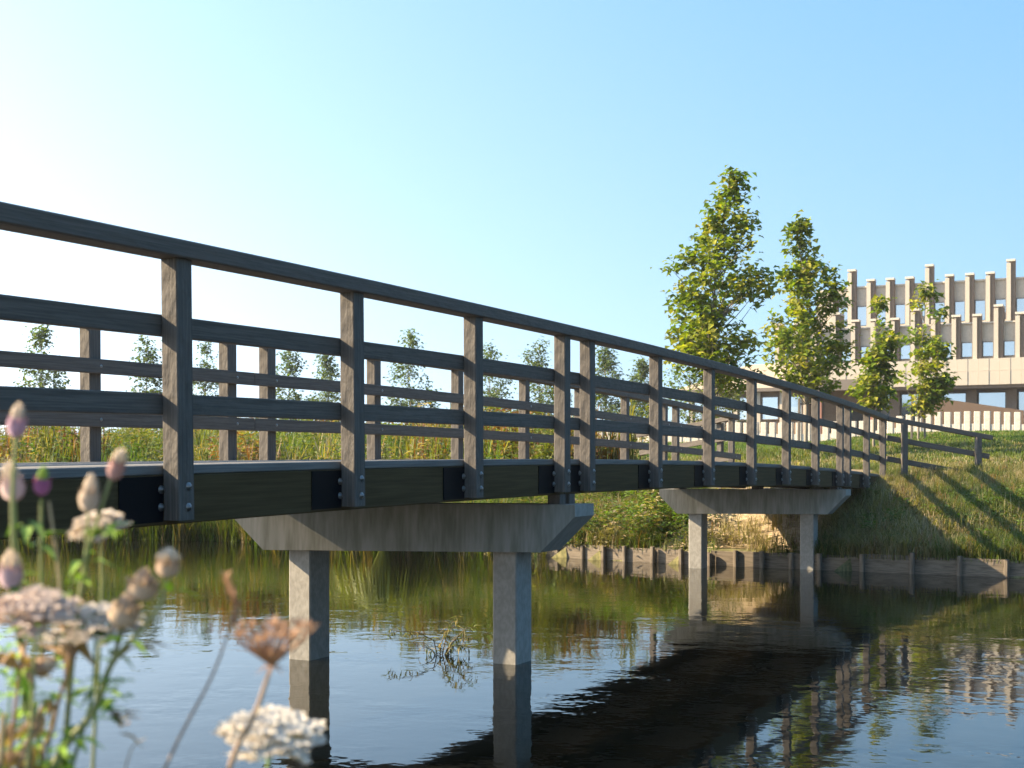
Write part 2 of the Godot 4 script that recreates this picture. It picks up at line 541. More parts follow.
func make_bridge() -> void:
	var br := thing("footbridge", "long dark timber footbridge arching over the water on concrete piers", "bridge")
	var j1 := 9.88
	var j2 := 20.85
	var s_end := 24.62
	var s_start := 0.2
	var cuts := [s_start, j1, j2, s_end]
	var bolt := bolt_mesh()
	# beams and deck planks, span by span
	for k in 3:
		for tb in [[DN + 0.102, DN + 0.222], [(DN + DF) / 2 - 0.06, (DN + DF) / 2 + 0.06], [DF - 0.222, DF - 0.102]]:
			var tm: float = (tb[0] + tb[1]) / 2.0
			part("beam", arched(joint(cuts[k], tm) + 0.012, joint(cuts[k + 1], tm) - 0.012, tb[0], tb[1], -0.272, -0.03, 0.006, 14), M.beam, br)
		# cross bearers between the beams
		var sb: float = cuts[k] + 0.6
		while sb < cuts[k + 1] - 0.3:
			for half in [[DN + 0.224, (DN + DF) / 2 - 0.062], [(DN + DF) / 2 + 0.062, DF - 0.224]]:
				var s := joint(sb, (half[0] + half[1]) / 2.0)
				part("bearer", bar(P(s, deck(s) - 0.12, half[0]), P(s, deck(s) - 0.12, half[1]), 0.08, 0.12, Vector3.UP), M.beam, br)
			sb += 1.75
		var np := 16
		var t0 := DN + 0.104
		var t1 := DF - 0.104
		for i in np:
			var a := lerpf(t0, t1, float(i) / np) + 0.007
			var z := lerpf(t0, t1, float(i + 1) / np) - 0.007
			var tm2 := (a + z) / 2.0
			part("plank", arched(joint(cuts[k], tm2) + 0.006, joint(cuts[k + 1], tm2) - 0.006, a, z, -0.028, 0.016 + rng.randf_range(-0.003, 0.003), 0.005, 12), M.deck, br)
	# posts
	var near_posts := []
	for i in 7: near_posts.append(9.61 + 0.057 - 1.56 * (6 - i))
	for i in 7: near_posts.append(10.15 + 0.057 + 1.735 * i)
	for s in [21.15, 22.78, 24.38]: near_posts.append(s + 0.057)
	for side in 2:
		var t_out: float = DN if side == 0 else DF
		var inw: float = 1.0 if side == 0 else -1.0
		var tm: float = t_out + inw * 0.05
		for i in near_posts.size():
			var s: float = near_posts[i] + (0.0 if side == 0 else -1.02)
			var up := Vector3(-sin(tilt(s)), cos(tilt(s)), 0)
			var foot := P(s, deck(s), tm)
			var lean := up.rotated(Vector3(0, 0, 1), rng.randf_range(-0.004, 0.004))
			var po := part("post", bar(foot - lean * 0.248, foot + lean * 1.013, 0.1, 0.115, Vector3(1, 0, 0), 0.006), M.wood, br)
			for y in [-0.085, -0.185]:
				var bo := part("bolt", bolt, M.steel, po, P(s + 0.012, deck(s) + y, t_out - inw * 0.001))
				bo.rotation.y = 0.0 if side == 0 else PI
			for y in [0.695, 0.315]:
				var bo := part("bolt", bolt, M.steel, po, P(s, deck(s) + y, t_out + inw * 0.146))
				bo.scale = Vector3(0.6, 0.6, 0.6)
				bo.rotation.y = PI if side == 0 else 0.0
			# thin near-black slab laid on the beam beside the post
			part("beam_slab", arched(s - 0.36, s - 0.06, t_out + inw * 0.094, t_out + inw * 0.1005, -0.255, -0.034, 0.001, 2), M.dark_slab, br)
			for y in [-0.1, -0.185]:
				var bo := part("bolt", bolt, M.steel, po, P(s - 0.075, deck(s) + y, t_out + inw * 0.094))
				bo.rotation.y = 0.0 if side == 0 else PI
		# rails: one length per span, butted between the paired posts
		var cut := []
		for c in cuts: cut.append(joint(c, tm) if side == 0 else c - 1.0)
		cut[3] = (24.6 if side == 0 else 23.75)
		for k in 3:
			var ra := t_out + inw * 0.102
			var rb := t_out + inw * 0.146
			for y in [0.747, 0.366]:
				part("rail", arched(cut[k] + 0.004, cut[k + 1] - 0.004, minf(ra, rb), maxf(ra, rb), y - 0.104, y, 0.005, 12), M.rail, br)
			var ha := t_out - inw * 0.03
			var hb := t_out + inw * 0.115
			part("handrail", arched(cut[k] + 0.003, cut[k + 1] - 0.003, minf(ha, hb), maxf(ha, hb), 1.013, 1.1, 0.008, 12), M.rail, br)
	# piers: a skewed cap with chamfered ends on two square columns
	for p in [[j1 + 0.08, 1.325, 0.0], [j2 + 0.06, 1.272, 1.0]]:
		var sj: float = p[0]
		var top: float = p[1]
		var bot := top - 0.392
		var ta := DN - 0.02
		var tb := DF + 0.1
		var hw := 0.205
		var ends := [[ta, top], [tb, top], [tb, top - 0.1], [tb - 0.27, bot], [ta + 0.27, bot], [ta, top - 0.1]]
		var cap := MB.new()
		var fr := []
		var bk := []
		for e in ends:
			fr.append(P(joint(sj, e[0]) - hw, e[1], e[0]))
			bk.append(P(joint(sj, e[0]) + hw, e[1], e[0]))
		for f in 2:
			var q: Array = fr if f == 0 else bk
			var k := cap.v.size()
			var nn := Vector3(-1, 0, -SKEW).normalized() * (1.0 if f == 0 else -1.0)
			for e in 6:
				cap.vert(q[e], nn, Vector2(ends[e][0] + p[2] * 1.3, ends[e][1] - bot))
			for e in range(1, 5):
				if f == 1: cap.ix.append_array([k, k + e, k + e + 1])
				else: cap.ix.append_array([k, k + e + 1, k + e])
		var cap2 := MB.new()
		for e in 6:
			var g := (e + 1) % 6
			cap2.quad(fr[g], fr[e], bk[e], bk[g])
		var cp := part("pier_cap", cap.mesh(), M.stained, br)
		part("cap_edge", cap2.mesh(), M.concrete, cp)
		for tc in [4.71, 6.38]:
			var s := joint(sj, tc) + 0.04
			part("pier_column", bar(P(s, -0.9, tc), P(s, bot, tc), 0.3, 0.222, Vector3(0, 0, -1), 0.012), M.concrete, br)
		for tc in [DN + 0.162, (DN + DF) / 2, DF - 0.162]:
			for ds in [-0.1, 0.1]:
				var s: float = joint(sj, tc) + ds
				var hi := deck(s) - 0.272
				if hi - top > 0.012:
					part("bearing_block", bar(P(s, top, tc), P(s, hi, tc), 0.12, 0.11, Vector3(0, 0, -1), 0.004), M.wood, br)
	# wing rails that splay away from the far ends
	for side in 2:
		var a := P(24.58, deck(24.5), DN + 0.04) if side == 0 else P(23.75, deck(23.75), DF - 0.04)
		var b := P(25.6, deck(24.5) - 0.36, 2.42) if side == 0 else P(24.3, deck(23.75) - 0.3, 8.9)
		var wing := thing("wing_railing", "short sloping timber railing splayed out over the grassy bank" if side == 0 else "short timber railing splayed out behind the end of the bridge", "railing", Vector3(a.x, 0, a.z))
		var o := Vector3(a.x, 0, a.z)
		part("handrail", bar(a - o + Vector3.UP * 1.055, b - o + Vector3.UP * 1.055, 0.13, 0.085, Vector3.UP), M.rail, wing)
		for y in [0.7, 0.315]:
			var inset := (a - b).normalized() * 0.12
			part("rail", bar(a - o + Vector3.UP * y - inset * 0.3, b - o + Vector3.UP * y + inset * 0.4, 0.045, 0.1, Vector3.UP), M.rail, wing)
		for u in [0.17, 0.86]:
			var q := a.lerp(b, u)
			var out := (b - a).cross(Vector3.UP).normalized() * (0.073 if side == 1 else 0.073)
			var low := minf(ground(q.x, -q.z), q.y) - 0.3
			part("post", bar(Vector3(q.x, low, q.z) - o + out, q - o + Vector3.UP * 1.013 + out, 0.1, 0.1, (b - a).normalized(), 0.006), M.wood, wing)


# ---------------------------------------------------------------- timber bank edge
func make_revetment() -> void:
	var r := thing("timber_revetment", "weathered low plank wall holding the grassy bank at the waterline", "retaining wall")
	var t := -6.0
	var k := 0
	while t < 9.9:
		var w := rng.randf_range(0.62, 0.8) if t < 4.2 else rng.randf_range(0.44, 0.56)
		var t2 := t + w
		var lap := 0.045 if k % 2 == 0 else 0.0
		var a := P(shore(t) + lap - 0.03, 0, t + 0.01)
		var b := P(shore(t2) + lap - 0.03, 0, t2 - 0.01)
		var top := 0.25 + rng.randf_range(-0.03, 0.03)
		var mid := (top - 0.5) / 2.0
		part("board", bar(a + Vector3.UP * mid, b + Vector3.UP * (mid + rng.randf_range(-0.012, 0.012)), 0.045, top + 0.5, Vector3.UP, 0.006), M.old_wood, r)
		var pt := top + rng.randf_range(-0.02, 0.05)
		part("post", bar(P(shore(t) - 0.085, -0.6, t), P(shore(t) - 0.085 + rng.randf_range(-0.01, 0.01), pt, t + rng.randf_range(-0.015, 0.015)), 0.07, 0.07, Vector3(1, 0, 0.2), 0.015), M.old_wood, r)
		t = t2
		k += 1


# ---------------------------------------------------------------- vegetation
func tuft(blades: int, h: float, spread: float, w: float, bend: float, seed_: int, lean := 0.0) -> ArrayMesh:
	var r := RandomNumberGenerator.new()
	r.seed = seed_
	var b := MB.new()
	for i in blades:
		var a := r.randf() * TAU
		var at := Vector3(cos(a), 0, sin(a)) * spread * sqrt(r.randf())
		var az := r.randf() * TAU
		var dir := Vector3(cos(az), 0, sin(az))
		var side := Vector3(-dir.z, 0, dir.x)
		var hh := h * r.randf_range(0.55, 1.0)
		var bb := bend * r.randf_range(0.2, 1.0) * hh
		var ww := w * r.randf_range(0.7, 1.3)
		var k := b.v.size()
		var g := r.randf_range(0.75, 1.2)
		b.col = Color(g, g * r.randf_range(0.95, 1.03), g * r.randf_range(0.85, 1.1))
		var pts := [at - Vector3.UP * 0.03, at + Vector3.UP * hh * 0.55 + dir * bb * 0.3, at + Vector3.UP * hh * 0.85 + dir * bb * 0.65, at + Vector3.UP * hh * (1.0 - bend * 0.25) + dir * bb]
		var wd := [ww, ww * 0.85, ww * 0.5, 0.0]
		for q in 4:
			var nn := (dir * -0.4 + Vector3.UP * 0.9).normalized()
			b.vert(pts[q] + side * wd[q] * 0.5, nn); b.vert(pts[q] - side * wd[q] * 0.5, nn)
		for q in 3:
			b.ix.append_array([k + q * 2, k + q * 2 + 1, k + q * 2 + 2, k + q * 2 + 1, k + q * 2 + 3, k + q * 2 + 2])
	return b.mesh()


func weed(leaves: int, h: float, r0: float, seed_: int, ln: float) -> ArrayMesh:
	var r := RandomNumberGenerator.new()
	r.seed = seed_
	var b := MB.new()
	for i in leaves:
		var a := r.randf() * TAU
		var y := h * pow(r.randf(), 0.8)
		var at := Vector3(cos(a), 0, sin(a)) * r0 * sqrt(r.randf()) * (1.0 - 0.4 * y / h) + Vector3.UP * y
		var az := r.randf() * TAU
		var d := Vector3(cos(az), r.randf_range(-0.2, 0.6), sin(az)).normalized()
		var g := r.randf_range(0.7, 1.25)
		b.col = Color(g, g * r.randf_range(0.94, 1.05), g)
		b.leaf(at, d, d.cross(Vector3.UP).normalized(), ln * r.randf_range(0.6, 1.2), ln * 0.45)
	return b.mesh()


func scatter(called: String, label: String, category: String, meshes: Array, spots: Array, m: Material) -> void:
	# spots: [position, scale, colour]; one object of stuff with one MultiMesh per tuft shape
	var root := Node3D.new()
	root.name = numbered(called)
	add_child(root)
	root.set_meta("kind", "stuff"); root.set_meta("label", label); root.set_meta("category", category)
	for k in meshes.size():
		var mine := []
		for i in spots.size():
			if i % meshes.size() == k: mine.append(spots[i])
		var mm := MultiMesh.new()
		mm.transform_format = MultiMesh.TRANSFORM_3D
		mm.use_colors = true
		mm.mesh = meshes[k]
		mm.instance_count = mine.size()
		for i in mine.size():
			var q: Array = mine[i]
			var bs := Basis(Vector3.UP, rng.randf() * TAU).scaled(Vector3(q[1], q[1] * rng.randf_range(0.8, 1.2), q[1]))
			mm.set_instance_transform(i, Transform3D(bs, q[0]))
			mm.set_instance_color(i, q[2])
		var o := MultiMeshInstance3D.new()
		o.name = "tufts"
		o.multimesh = mm
		o.material_override = m
		o.set_meta("kind", "stuff")
		root.add_child(o, true)


func pick(list: Array) -> Color:
	var c: Color = list[rng.randi() % list.size()]
	var g := rng.randf_range(0.8, 1.2)
	return Color(c.r * g, c.g * g * rng.randf_range(0.95, 1.05), c.b * g)


func make_vegetation() -> void:
	var green := [Color(0.1, 0.14, 0.03), Color(0.12, 0.15, 0.035), Color(0.085, 0.125, 0.03), Color(0.15, 0.165, 0.045)]
	var dry := [Color(0.32, 0.26, 0.14), Color(0.27, 0.22, 0.12), Color(0.38, 0.32, 0.19), Color(0.2, 0.18, 0.08)]
	var rust := [Color(0.22, 0.11, 0.045), Color(0.26, 0.15, 0.055), Color(0.2, 0.095, 0.05)]
	var mixed := [Color(0.17, 0.2, 0.045), Color(0.14, 0.17, 0.04), Color(0.22, 0.22, 0.06), Color(0.11, 0.15, 0.035)]
	var lush := [Color(0.07, 0.13, 0.02), Color(0.1, 0.17, 0.025), Color(0.13, 0.19, 0.03)]
	# bank grass close to the water and round the bridge end
	var spots := []
	for i in 16000:
		var t := rng.randf_range(-7.0, 10.5)
		var d := 0.04 + 6.4 * pow(rng.randf(), 1.25)
		var s := shore(t) + d
		if t > 4.7 and t < 7.4 and d < 3.4 and rng.randf() < 0.93: continue
		if t > 4.5 and s > 24.7 and s < 26.6: continue
		var q := noise.get_noise_2d(s * 5.0 + 40.0, t * 5.0)
		var dryness := 0.62 + 1.3 * q
		var c := pick(dry) if rng.randf() < dryness else pick(green)
		if rng.randf() < 0.05: c = pick(rust)
		spots.append([P(s, ground(s, t), t), rng.randf_range(0.65, 1.3) * (1.0 + 0.5 * maxf(q, 0.0)) * lerpf(1.0, 0.55, smoothstep(1.6, 3.6, d)), c])
	scatter("bank_grass", "long tufty grass, part green and part dry, on the bank above the plank wall", "grass", [tuft(24, 0.27, 0.13, 0.009, 0.95, 1), tuft(20, 0.34, 0.13, 0.008, 1.15, 2), tuft(28, 0.2, 0.15, 0.009, 0.85, 3)], spots, M.grass)
	spots = []
	for i in 420:
		var t := rng.randf_range(-7.0, 4.1) if i % 4 else rng.randf_range(7.2, 11.0)
		var d := 0.15 + 4.2 * rng.randf()
		var s := shore(t) + d
		spots.append([P(s, ground(s, t), t), rng.randf_range(0.5, 1.1) * lerpf(1.0, 0.6, smoothstep(1.6, 3.6, d)), pick(dry) if rng.randf() < 0.75 else pick(rust)])
	scatter("dry_stalks", "taller straw coloured seed stalks scattered over the grassy bank", "grass", [tuft(9, 0.62, 0.16, 0.009, 0.5, 41), tuft(7, 0.5, 0.18, 0.011, 0.7, 42)], spots, M.grass)
	# meadow
	spots = []
	for i in 34000:
		var t := rng.randf_range(-8.0, 34.0)
		var s := rng.randf_range(26.0, 65.5)
		if s < 26.6 and t > 4.5: continue
		var q := noise.get_noise_2d(s * 1.6, t * 1.6)
		var c := pick(green) if rng.randf() > 0.3 + 0.9 * q + (0.25 if s < 34.0 else 0.0) else pick(dry)
		if s > 44.0 and rng.randf() < 0.7: c = pick(lush)
		spots.append([P(s, ground(s, t), t), rng.randf_range(0.7, 1.3), c])
	scatter("meadow_grass", "short green lawn grass sloping up to the pale palisade", "grass", [tuft(20, 0.15, 0.2, 0.016, 0.6, 5), tuft(24, 0.11, 0.22, 0.017, 0.5, 6)], spots, M.grass)
	# leafy weeds hanging over the plank wall left of the second pier
	spots = []
	for i in 260:
		var t := rng.randf_range(6.9, 11.5)
		var d := 0.02 + 2.6 * pow(rng.randf(), 1.3)
		var c := pick(lush) if rng.randf() < 0.5 else (pick(green) if rng.randf() < 0.6 else pick(dry))
		spots.append([P(shore(t) + d, ground(shore(t) + d, t), t), rng.randf_range(0.6, 1.4), c])
	for i in 150:
		var t := rng.randf_range(-5.0, 4.2)
		var d := 0.05 + 2.6 * rng.randf()
		spots.append([P(shore(t) + d, ground(shore(t) + d, t), t), rng.randf_range(0.5, 1.0), pick(lush)])
	for i in 26:
		var t := rng.randf_range(4.2, 7.0)
		spots.append([P(shore(t) + 0.1 + 0.5 * rng.randf(), ground(shore(t) + 0.3, t), t), rng.randf_range(0.4, 0.8), pick(dry)])
	scatter("leafy_weeds", "low leafy green weeds spilling over the plank wall", "weeds", [weed(46, 0.42, 0.26, 11, 0.1), weed(34, 0.34, 0.3, 12, 0.13)], spots, M.grass)
	# reed bed: shore plants in front, taller mixed stand on the bank behind
	spots = []
	for i in 2600:
		var t := rng.randf_range(9.6, 34.0)
		var d := -0.15 + 2.2 * pow(rng.randf(), 1.5)
		var s := shore(t) + d
		var k := smoothstep(9.6, 13.0, t)
		spots.append([P(s, maxf(ground(s, t), -0.06), t), rng.randf_range(0.5, 0.95) * lerpf(0.45, 1.0, k), pick(lush) if rng.randf() < 0.4 else (pick(green) if rng.randf() < 0.55 else pick(dry))])
	scatter("shore_sedge", "arching green sedge growing out over the far waterline", "sedge", [tuft(26, 1.25, 0.14, 0.02, 0.9, 21), tuft(22, 1.5, 0.12, 0.018, 0.7, 22)], spots, M.reed)
	spots = []
	for i in 4200:
		var t := rng.randf_range(11.0, 48.0)
		var d := rng.randf_range(2.0, 17.0)
		var s := shore(t) + d
		if t < 16.0 and d > 9.0: continue
		var q := noise.get_noise_2d(s * 2.5, t * 2.5 + 90.0)
		var c := pick(mixed) if rng.randf() < 0.72 else pick(dry)
		if q > 0.16 and rng.randf() < 0.3: c = pick(rust)
		elif q < -0.15: c = pick(lush)
		spots.append([P(s, ground(s, t), t), rng.randf_range(0.95, 1.4) * (1.0 + 0.35 * q), c])
	scatter("tall_herbs", "tall reeds and rust tinged herbs standing on the far bank", "reeds", [tuft(24, 1.45, 0.22, 0.026, 0.45, 31), tuft(20, 1.25, 0.24, 0.03, 0.6, 32), weed(60, 1.25, 0.3, 33, 0.17)], spots, M.reed)
	# one bright fountain-shaped clump arching to the water between the first pier's columns
	var cl := MB.new()
	for i in 170:
		var az := rng.randf() * TAU
		var dir := Vector3(cos(az), 0, sin(az))
		var g := rng.randf_range(0.8, 1.25)
		cl.col = Color(0.16 * g, 0.19 * g, 0.03 * g)
		var reach := rng.randf_range(0.3, 1.15)
		var top := rng.randf_range(0.9, 1.35)
		var p0 := dir * 0.08
		var p1 := dir * reach * 0.5 + Vector3.UP * top
		var p2 := dir * reach * 0.85 + Vector3.UP * top * 0.8
		var p3 := dir * reach * 1.05 + Vector3.UP * top * 0.25
		var side := Vector3(-dir.z, 0, dir.x) * 0.012
		cl.quad(p0 - side, p0 + side, p1 + side, p1 - side); cl.quad(p1 - side, p1 + side, p2 + side, p2 - side); cl.quad(p2 - side, p2 + side, p3, p3)
	var sc := thing("sedge_clump", "bright yellow green fountain of sedge at the far waterline", "sedge", P(21.75, -0.05, 13.2))
	var co := part("blades", cl.mesh(), M.reed, sc)
	co.set_meta("kind", "stuff")


# env: list of [height, left reach, right reach] in metres, measured across the view; crown clumps fill it unevenly
func tree(called: String, label: String, category: String, at: Vector3, env: Array, leaf_size: float, clumps: int, per: int, cols: Array, m: Material, group: String, seed_: int, trunk_r: float, clump_r: float) -> Node3D:
	var r := RandomNumberGenerator.new()
	r.seed = seed_
	var o := thing(called, label, category, at, group)
	var right := Vector3(sin(PHI), 0, cos(PHI))
	var fwd := Vector3(cos(PHI), 0, -sin(PHI))
	var top: float = env[0][0]
	var low: float = env[-1][0]
	var tb := MB.new()
	var cb := MB.new()
	var path := []
	var rad := []
	var wob := r.randf() * TAU
	for i in 9:
		var u := i / 8.0
		var y := top * 0.97 * u
		var drift := 0.0
		for k in env.size() - 1:
			if y <= env[k][0] and y >= env[k + 1][0]:
				drift = (env[k][1] + env[k][2]) * 0.5 * smoothstep(0.3, 1.0, u)
		path.append(Vector3(0, y, 0) + right * (drift * 0.8 + 0.03 * sin(u * 5.0 + wob)) + fwd * 0.04 * sin(u * 4.0 + wob * 2.0))
		rad.append(lerpf(trunk_r, trunk_r * 0.1, pow(u, 0.8)))
	path[0].y = -0.15
	tb.tube(path, rad, 7)
	var widest := 0.1
	for q in env: widest = maxf(widest, q[2] - q[1])
	var made := 0
	var tries := 0
	while made < clumps and tries < clumps * 8:
		tries += 1
		var i := made
		var y := lerpf(low, top, r.randf())
		if made < 5: y = top - clump_r * (0.05 + 0.3 * made)
		var l := 0.0
		var rr := 0.0
		for k in env.size() - 1:
			if y <= env[k][0] and y >= env[k + 1][0]:
				var f: float = (env[k][0] - y) / maxf(env[k][0] - env[k + 1][0], 0.001)
				l = lerpf(env[k][1], env[k + 1][1], f); rr = lerpf(env[k][2], env[k + 1][2], f)
		if made >= 5 and r.randf() > pow((rr - l + 0.15) / (widest + 0.15), 1.25): continue
		var mid := (l + rr) / 2.0
		var half := maxf((rr - l) / 2.0 - clump_r * 0.2, 0.02)
		var a := r.randf() * TAU
		var q := pow(r.randf(), 0.45)
		var c := Vector3(0, y, 0) + right * (mid + cos(a) * q * half) + fwd * sin(a) * q * half * 0.9
		if noise.get_noise_3d(c.x * 16.0 + seed_ * 7.0, c.y * 13.0, c.z * 16.0) > 0.12 and made > 5: continue
		made += 1
		# twig from the trunk, rising to the clump
		var by := maxf(y - (0.35 + 0.9 * q * half), low * 0.8)
		var seg := clampf(by / (top * 0.97) * 8.0, 0.0, 7.99)
		var root: Vector3 = (path[int(seg)] as Vector3).lerp(path[int(seg) + 1], seg - int(seg))
		var elbow := root.lerp(c, 0.5) - Vector3.UP * 0.06 * half + Vector3(r.randf_range(-1, 1), r.randf_range(-1, 1), r.randf_range(-1, 1)) * 0.06
		if i % 2 == 0: tb.tube([root, elbow, c], [trunk_r * 0.28, trunk_r * 0.16, trunk_r * 0.06], 4)
		var base: Color = cols[r.randi() % cols.size()]
		for k in int(per * r.randf_range(0.6, 1.3)):
			var off := Vector3(r.randfn(), r.randfn() * 0.9, r.randfn()) * clump_r * 0.5
			var g := r.randf_range(0.7, 1.3)
			var mixc: Color = base.lerp(cols[r.randi() % cols.size()], r.randf() * 0.6)
			cb.col = Color(mixc.r * g, mixc.g * g, mixc.b * g)
			var az := r.randf() * TAU
			var d := Vector3(cos(az), r.randf_range(-0.75, 0.35), sin(az)).normalized()
			var side := d.cross(Vector3(r.randf_range(-0.5, 0.5), 1, r.randf_range(-0.5, 0.5))).normalized()
			var s := leaf_size * r.randf_range(0.6, 1.25)
			cb.leaf(c + off, d, side, s, s * 0.85, 0.2)
	part("trunk", tb.mesh(), M.bark, o)
	var cr := part("crown", cb.mesh(), m, o)
	cr.set_meta("kind", "stuff")
	return o


func env_of(rows: Array, x0: float, y0: float, k: float) -> Array:
	var e := []
	for q in rows: e.append([(y0 - q[0]) * k, (q[1] - x0) * k, (q[2] - x0) * k])
	return e


func make_trees() -> void:
	var cols := [Color(0.15, 0.22, 0.028), Color(0.19, 0.25, 0.033), Color(0.29, 0.3, 0.042), Color(0.12, 0.18, 0.026), Color(0.36, 0.33, 0.055)]
	var g := "young plane trees on the lawn"
	var k := 36.0 / 1300.0
	# crown outlines: rows of height, left and right reach on a drawing whose scale is k metres a unit
	var a := env_of([[161, 730, 738], [175, 722, 747], [190, 715, 749], [205, 705, 753], [220, 697, 753], [235, 690, 754], [243, 668, 758], [256, 665, 766], [268, 666, 775], [281, 668, 767], [298, 676, 758], [315, 668, 752], [325, 664, 758], [345, 668, 766], [360, 688, 762], [374, 700, 745]], 712, 453, k)
	tree("plane_tree", "tallest young plane tree with a broad pointed crown above the handrail", "tree", P(34.85, ground(34.85, 10.59), 10.59), a, 0.2, 215, 25, cols, M.leaf, g, 101, 0.075, 0.29)
	var b := env_of([[219, 795, 804], [235, 789, 809], [250, 783, 816], [262, 779, 828], [278, 778, 845], [298, 784, 848], [315, 767, 842], [335, 768, 848], [350, 765, 860], [362, 768, 858], [380, 775, 842], [390, 790, 825]], 806, 449, 40.0 / 1300.0)
	tree("plane_tree", "second tallest plane tree, yellow tinged, beside the building's left end", "tree", P(39.98, ground(39.98, 9.16), 9.16), b, 0.21, 160, 25, cols, M.leaf, g, 102, 0.065, 0.29)
	k = 42.0 / 1300.0
	var c := env_of([[296, 874, 881], [310, 868, 887], [330, 866, 893], [350, 866, 893], [370, 860, 891], [385, 850, 893], [398, 852, 890], [407, 865, 885]], 873, 447, k)
	tree("plane_tree", "narrow small plane tree in front of the pilastered building", "tree", P(42.91, ground(42.91, 7.66), 7.66), c, 0.21, 80, 22, cols, M.leaf, g, 103, 0.05, 0.26)
	var d := env_of([[292, 922, 930], [305, 914, 943], [320, 907, 947], [340, 905, 948], [365, 899, 951], [385, 894, 951], [400, 903, 942], [414, 913, 932]], 918, 444, 46.0 / 1300.0)
	tree("plane_tree", "small bushy plane tree before the building's middle windows", "tree", P(47.69, ground(47.69, 6.95), 6.95), d, 0.22, 100, 22, cols, M.leaf, g, 104, 0.05, 0.27)
	for q in [[39.98, 9.16, "pale support stakes strapped beside the second tallest plane tree"], [42.91, 7.66, "pale support stakes beside the narrow small plane tree"], [47.69, 6.95, "pale support stakes beside the small bushy plane tree"]]:
		var st := thing("tree_stakes", q[2], "stakes", P(q[0], 0, q[1]), "stakes beside the plane trees")
		for e in [-0.22, 0.24]:
			var y := ground(q[0], q[1] + e)
			part("stake", bar(Vector3(0.05, y - 0.2, -e), Vector3(0.06, y + 1.65, -e * 0.9), 0.07, 0.07, Vector3(1, 0, 0)), M.stake, st)
		var yt := ground(q[0], q[1]) + 1.5
		part("strap", bar(Vector3(0.05, yt, 0.22), Vector3(0.05, yt, -0.24), 0.012, 0.05, Vector3.UP, 0.002), M.dark, st)
	# row of airy young trees far beyond the reeds
	var fc := [Color(0.1, 0.14, 0.045), Color(0.13, 0.16, 0.055), Color(0.17, 0.2, 0.07), Color(0.08, 0.11, 0.04)]
	var rows := [[58.14, 59.13, 78.0, 327, 56, "airy young tree with a dense low bush at its foot"], [62.4, 54.87, 80.0, 336, 44, ""], [68.74, 55.53, 86.0, 345, 36, ""], [74.48, 52.81, 90.0, 348, 36, ""], [73.91, 49.38, 88.0, 353, 40, ""], [71.14, 41.29, 82.0, 333, 48, ""], [82.26, 41.22, 92.0, 346, 38, ""], [78.33, 35.55, 86.0, 343, 46, ""], [78.33, 30.94, 84.0, 345, 50, ""], [86.92, 31.52, 92.0, 360, 36, ""]]
	for i in rows.size():
		var q: Array = rows[i]
		var kk: float = q[2] / 1300.0
		var gy := ground(q[0], q[1])
		var hh: float = (466.0 - q[3]) * kk + EYE - gy
		var w: float = q[4] * kk * rng.randf_range(0.54, 0.72)
		var a1 := rng.randf_range(0.7, 1.15)
		var a2 := rng.randf_range(0.7, 1.15)
		var a3 := rng.randf_range(0.6, 1.1)
		var e := [[hh, -0.1, 0.1], [hh * 0.9, -w * 0.5 * a1, w * 0.4 * a2], [hh * 0.75, -w * 0.75 * a2, w * 0.7 * a3], [hh * 0.55, -w * 0.9 * a3, w * a1], [hh * 0.4, -w * a1, w * 0.9 * a2], [hh * 0.25, -w * 0.8, w * 0.8], [hh * 0.14, -w * 0.3, w * 0.3]]
		tree("young_tree", q[5] if q[5] else "airy young tree in the row far beyond the reeds", "tree", P(q[0], gy, q[1]), e, 0.24, 135, 22, fc, M.far_leaf, "row of young trees beyond the reeds", 200 + i, 0.08, 0.5)
	var bushes := [[56.5, 58.0, 2.9, 1.9, "low dense bush at the foot of the first airy tree", Color(0.1, 0.14, 0.04)], [67.25, 21.66, 5.6, 1.6, "yellow green bushy tree left of the tallest plane tree", Color(0.16, 0.2, 0.03)], [68.5, 20.4, 4.8, 1.5, "yellowing bush between the palisade and the low house", Color(0.2, 0.2, 0.04)], [72.0, 33.0, 2.3, 2.4, "low hedge bush behind the far end of the reeds", Color(0.09, 0.12, 0.03)], [74.0, 27.5, 2.6, 2.2, "rounded hedge bush beside the palisade's end", Color(0.11, 0.14, 0.035)]]
	for i in bushes.size():
		var q: Array = bushes[i]
		var h: float = q[2]
		var w: float = q[3]
		var cc: Color = q[5]
		tree("bush", q[4], "bush", P(q[0], ground(q[0], q[1]), q[1]), [[h, -0.1, 0.1], [h * 0.8, -w * 0.6, w * 0.6], [h * 0.5, -w, w], [h * 0.15, -w * 0.9, w * 0.9], [0.05, -w * 0.6, w * 0.6]], 0.2, 60, 26, [cc, cc * 1.2, cc * 0.8], M.far_leaf, "", 300 + i, 0.06, 0.5)


# ---------------------------------------------------------------- palisade and buildings
func block(w: float, h: float, d: float) -> ArrayMesh:
	var b := MB.new()
	b.sweep(chamfered(w, d, 0.025), [frame(Vector3(0, 0, 0), Vector3.UP, Vector3(1, 0, 0)), frame(Vector3(0, h - 0.02, 0), Vector3.UP, Vector3(1, 0, 0))], false)
	b.sweep(chamfered(w, d, 0.025), [frame(Vector3(0, h - 0.02, 0), Vector3.UP, Vector3(1, 0, 0)), frame(Vector3(0, h, 0), Vector3.UP, Vector3(1, 0, 0)).scaled_local(Vector3(0.93, 0.93, 1))], true)
	return b.mesh()


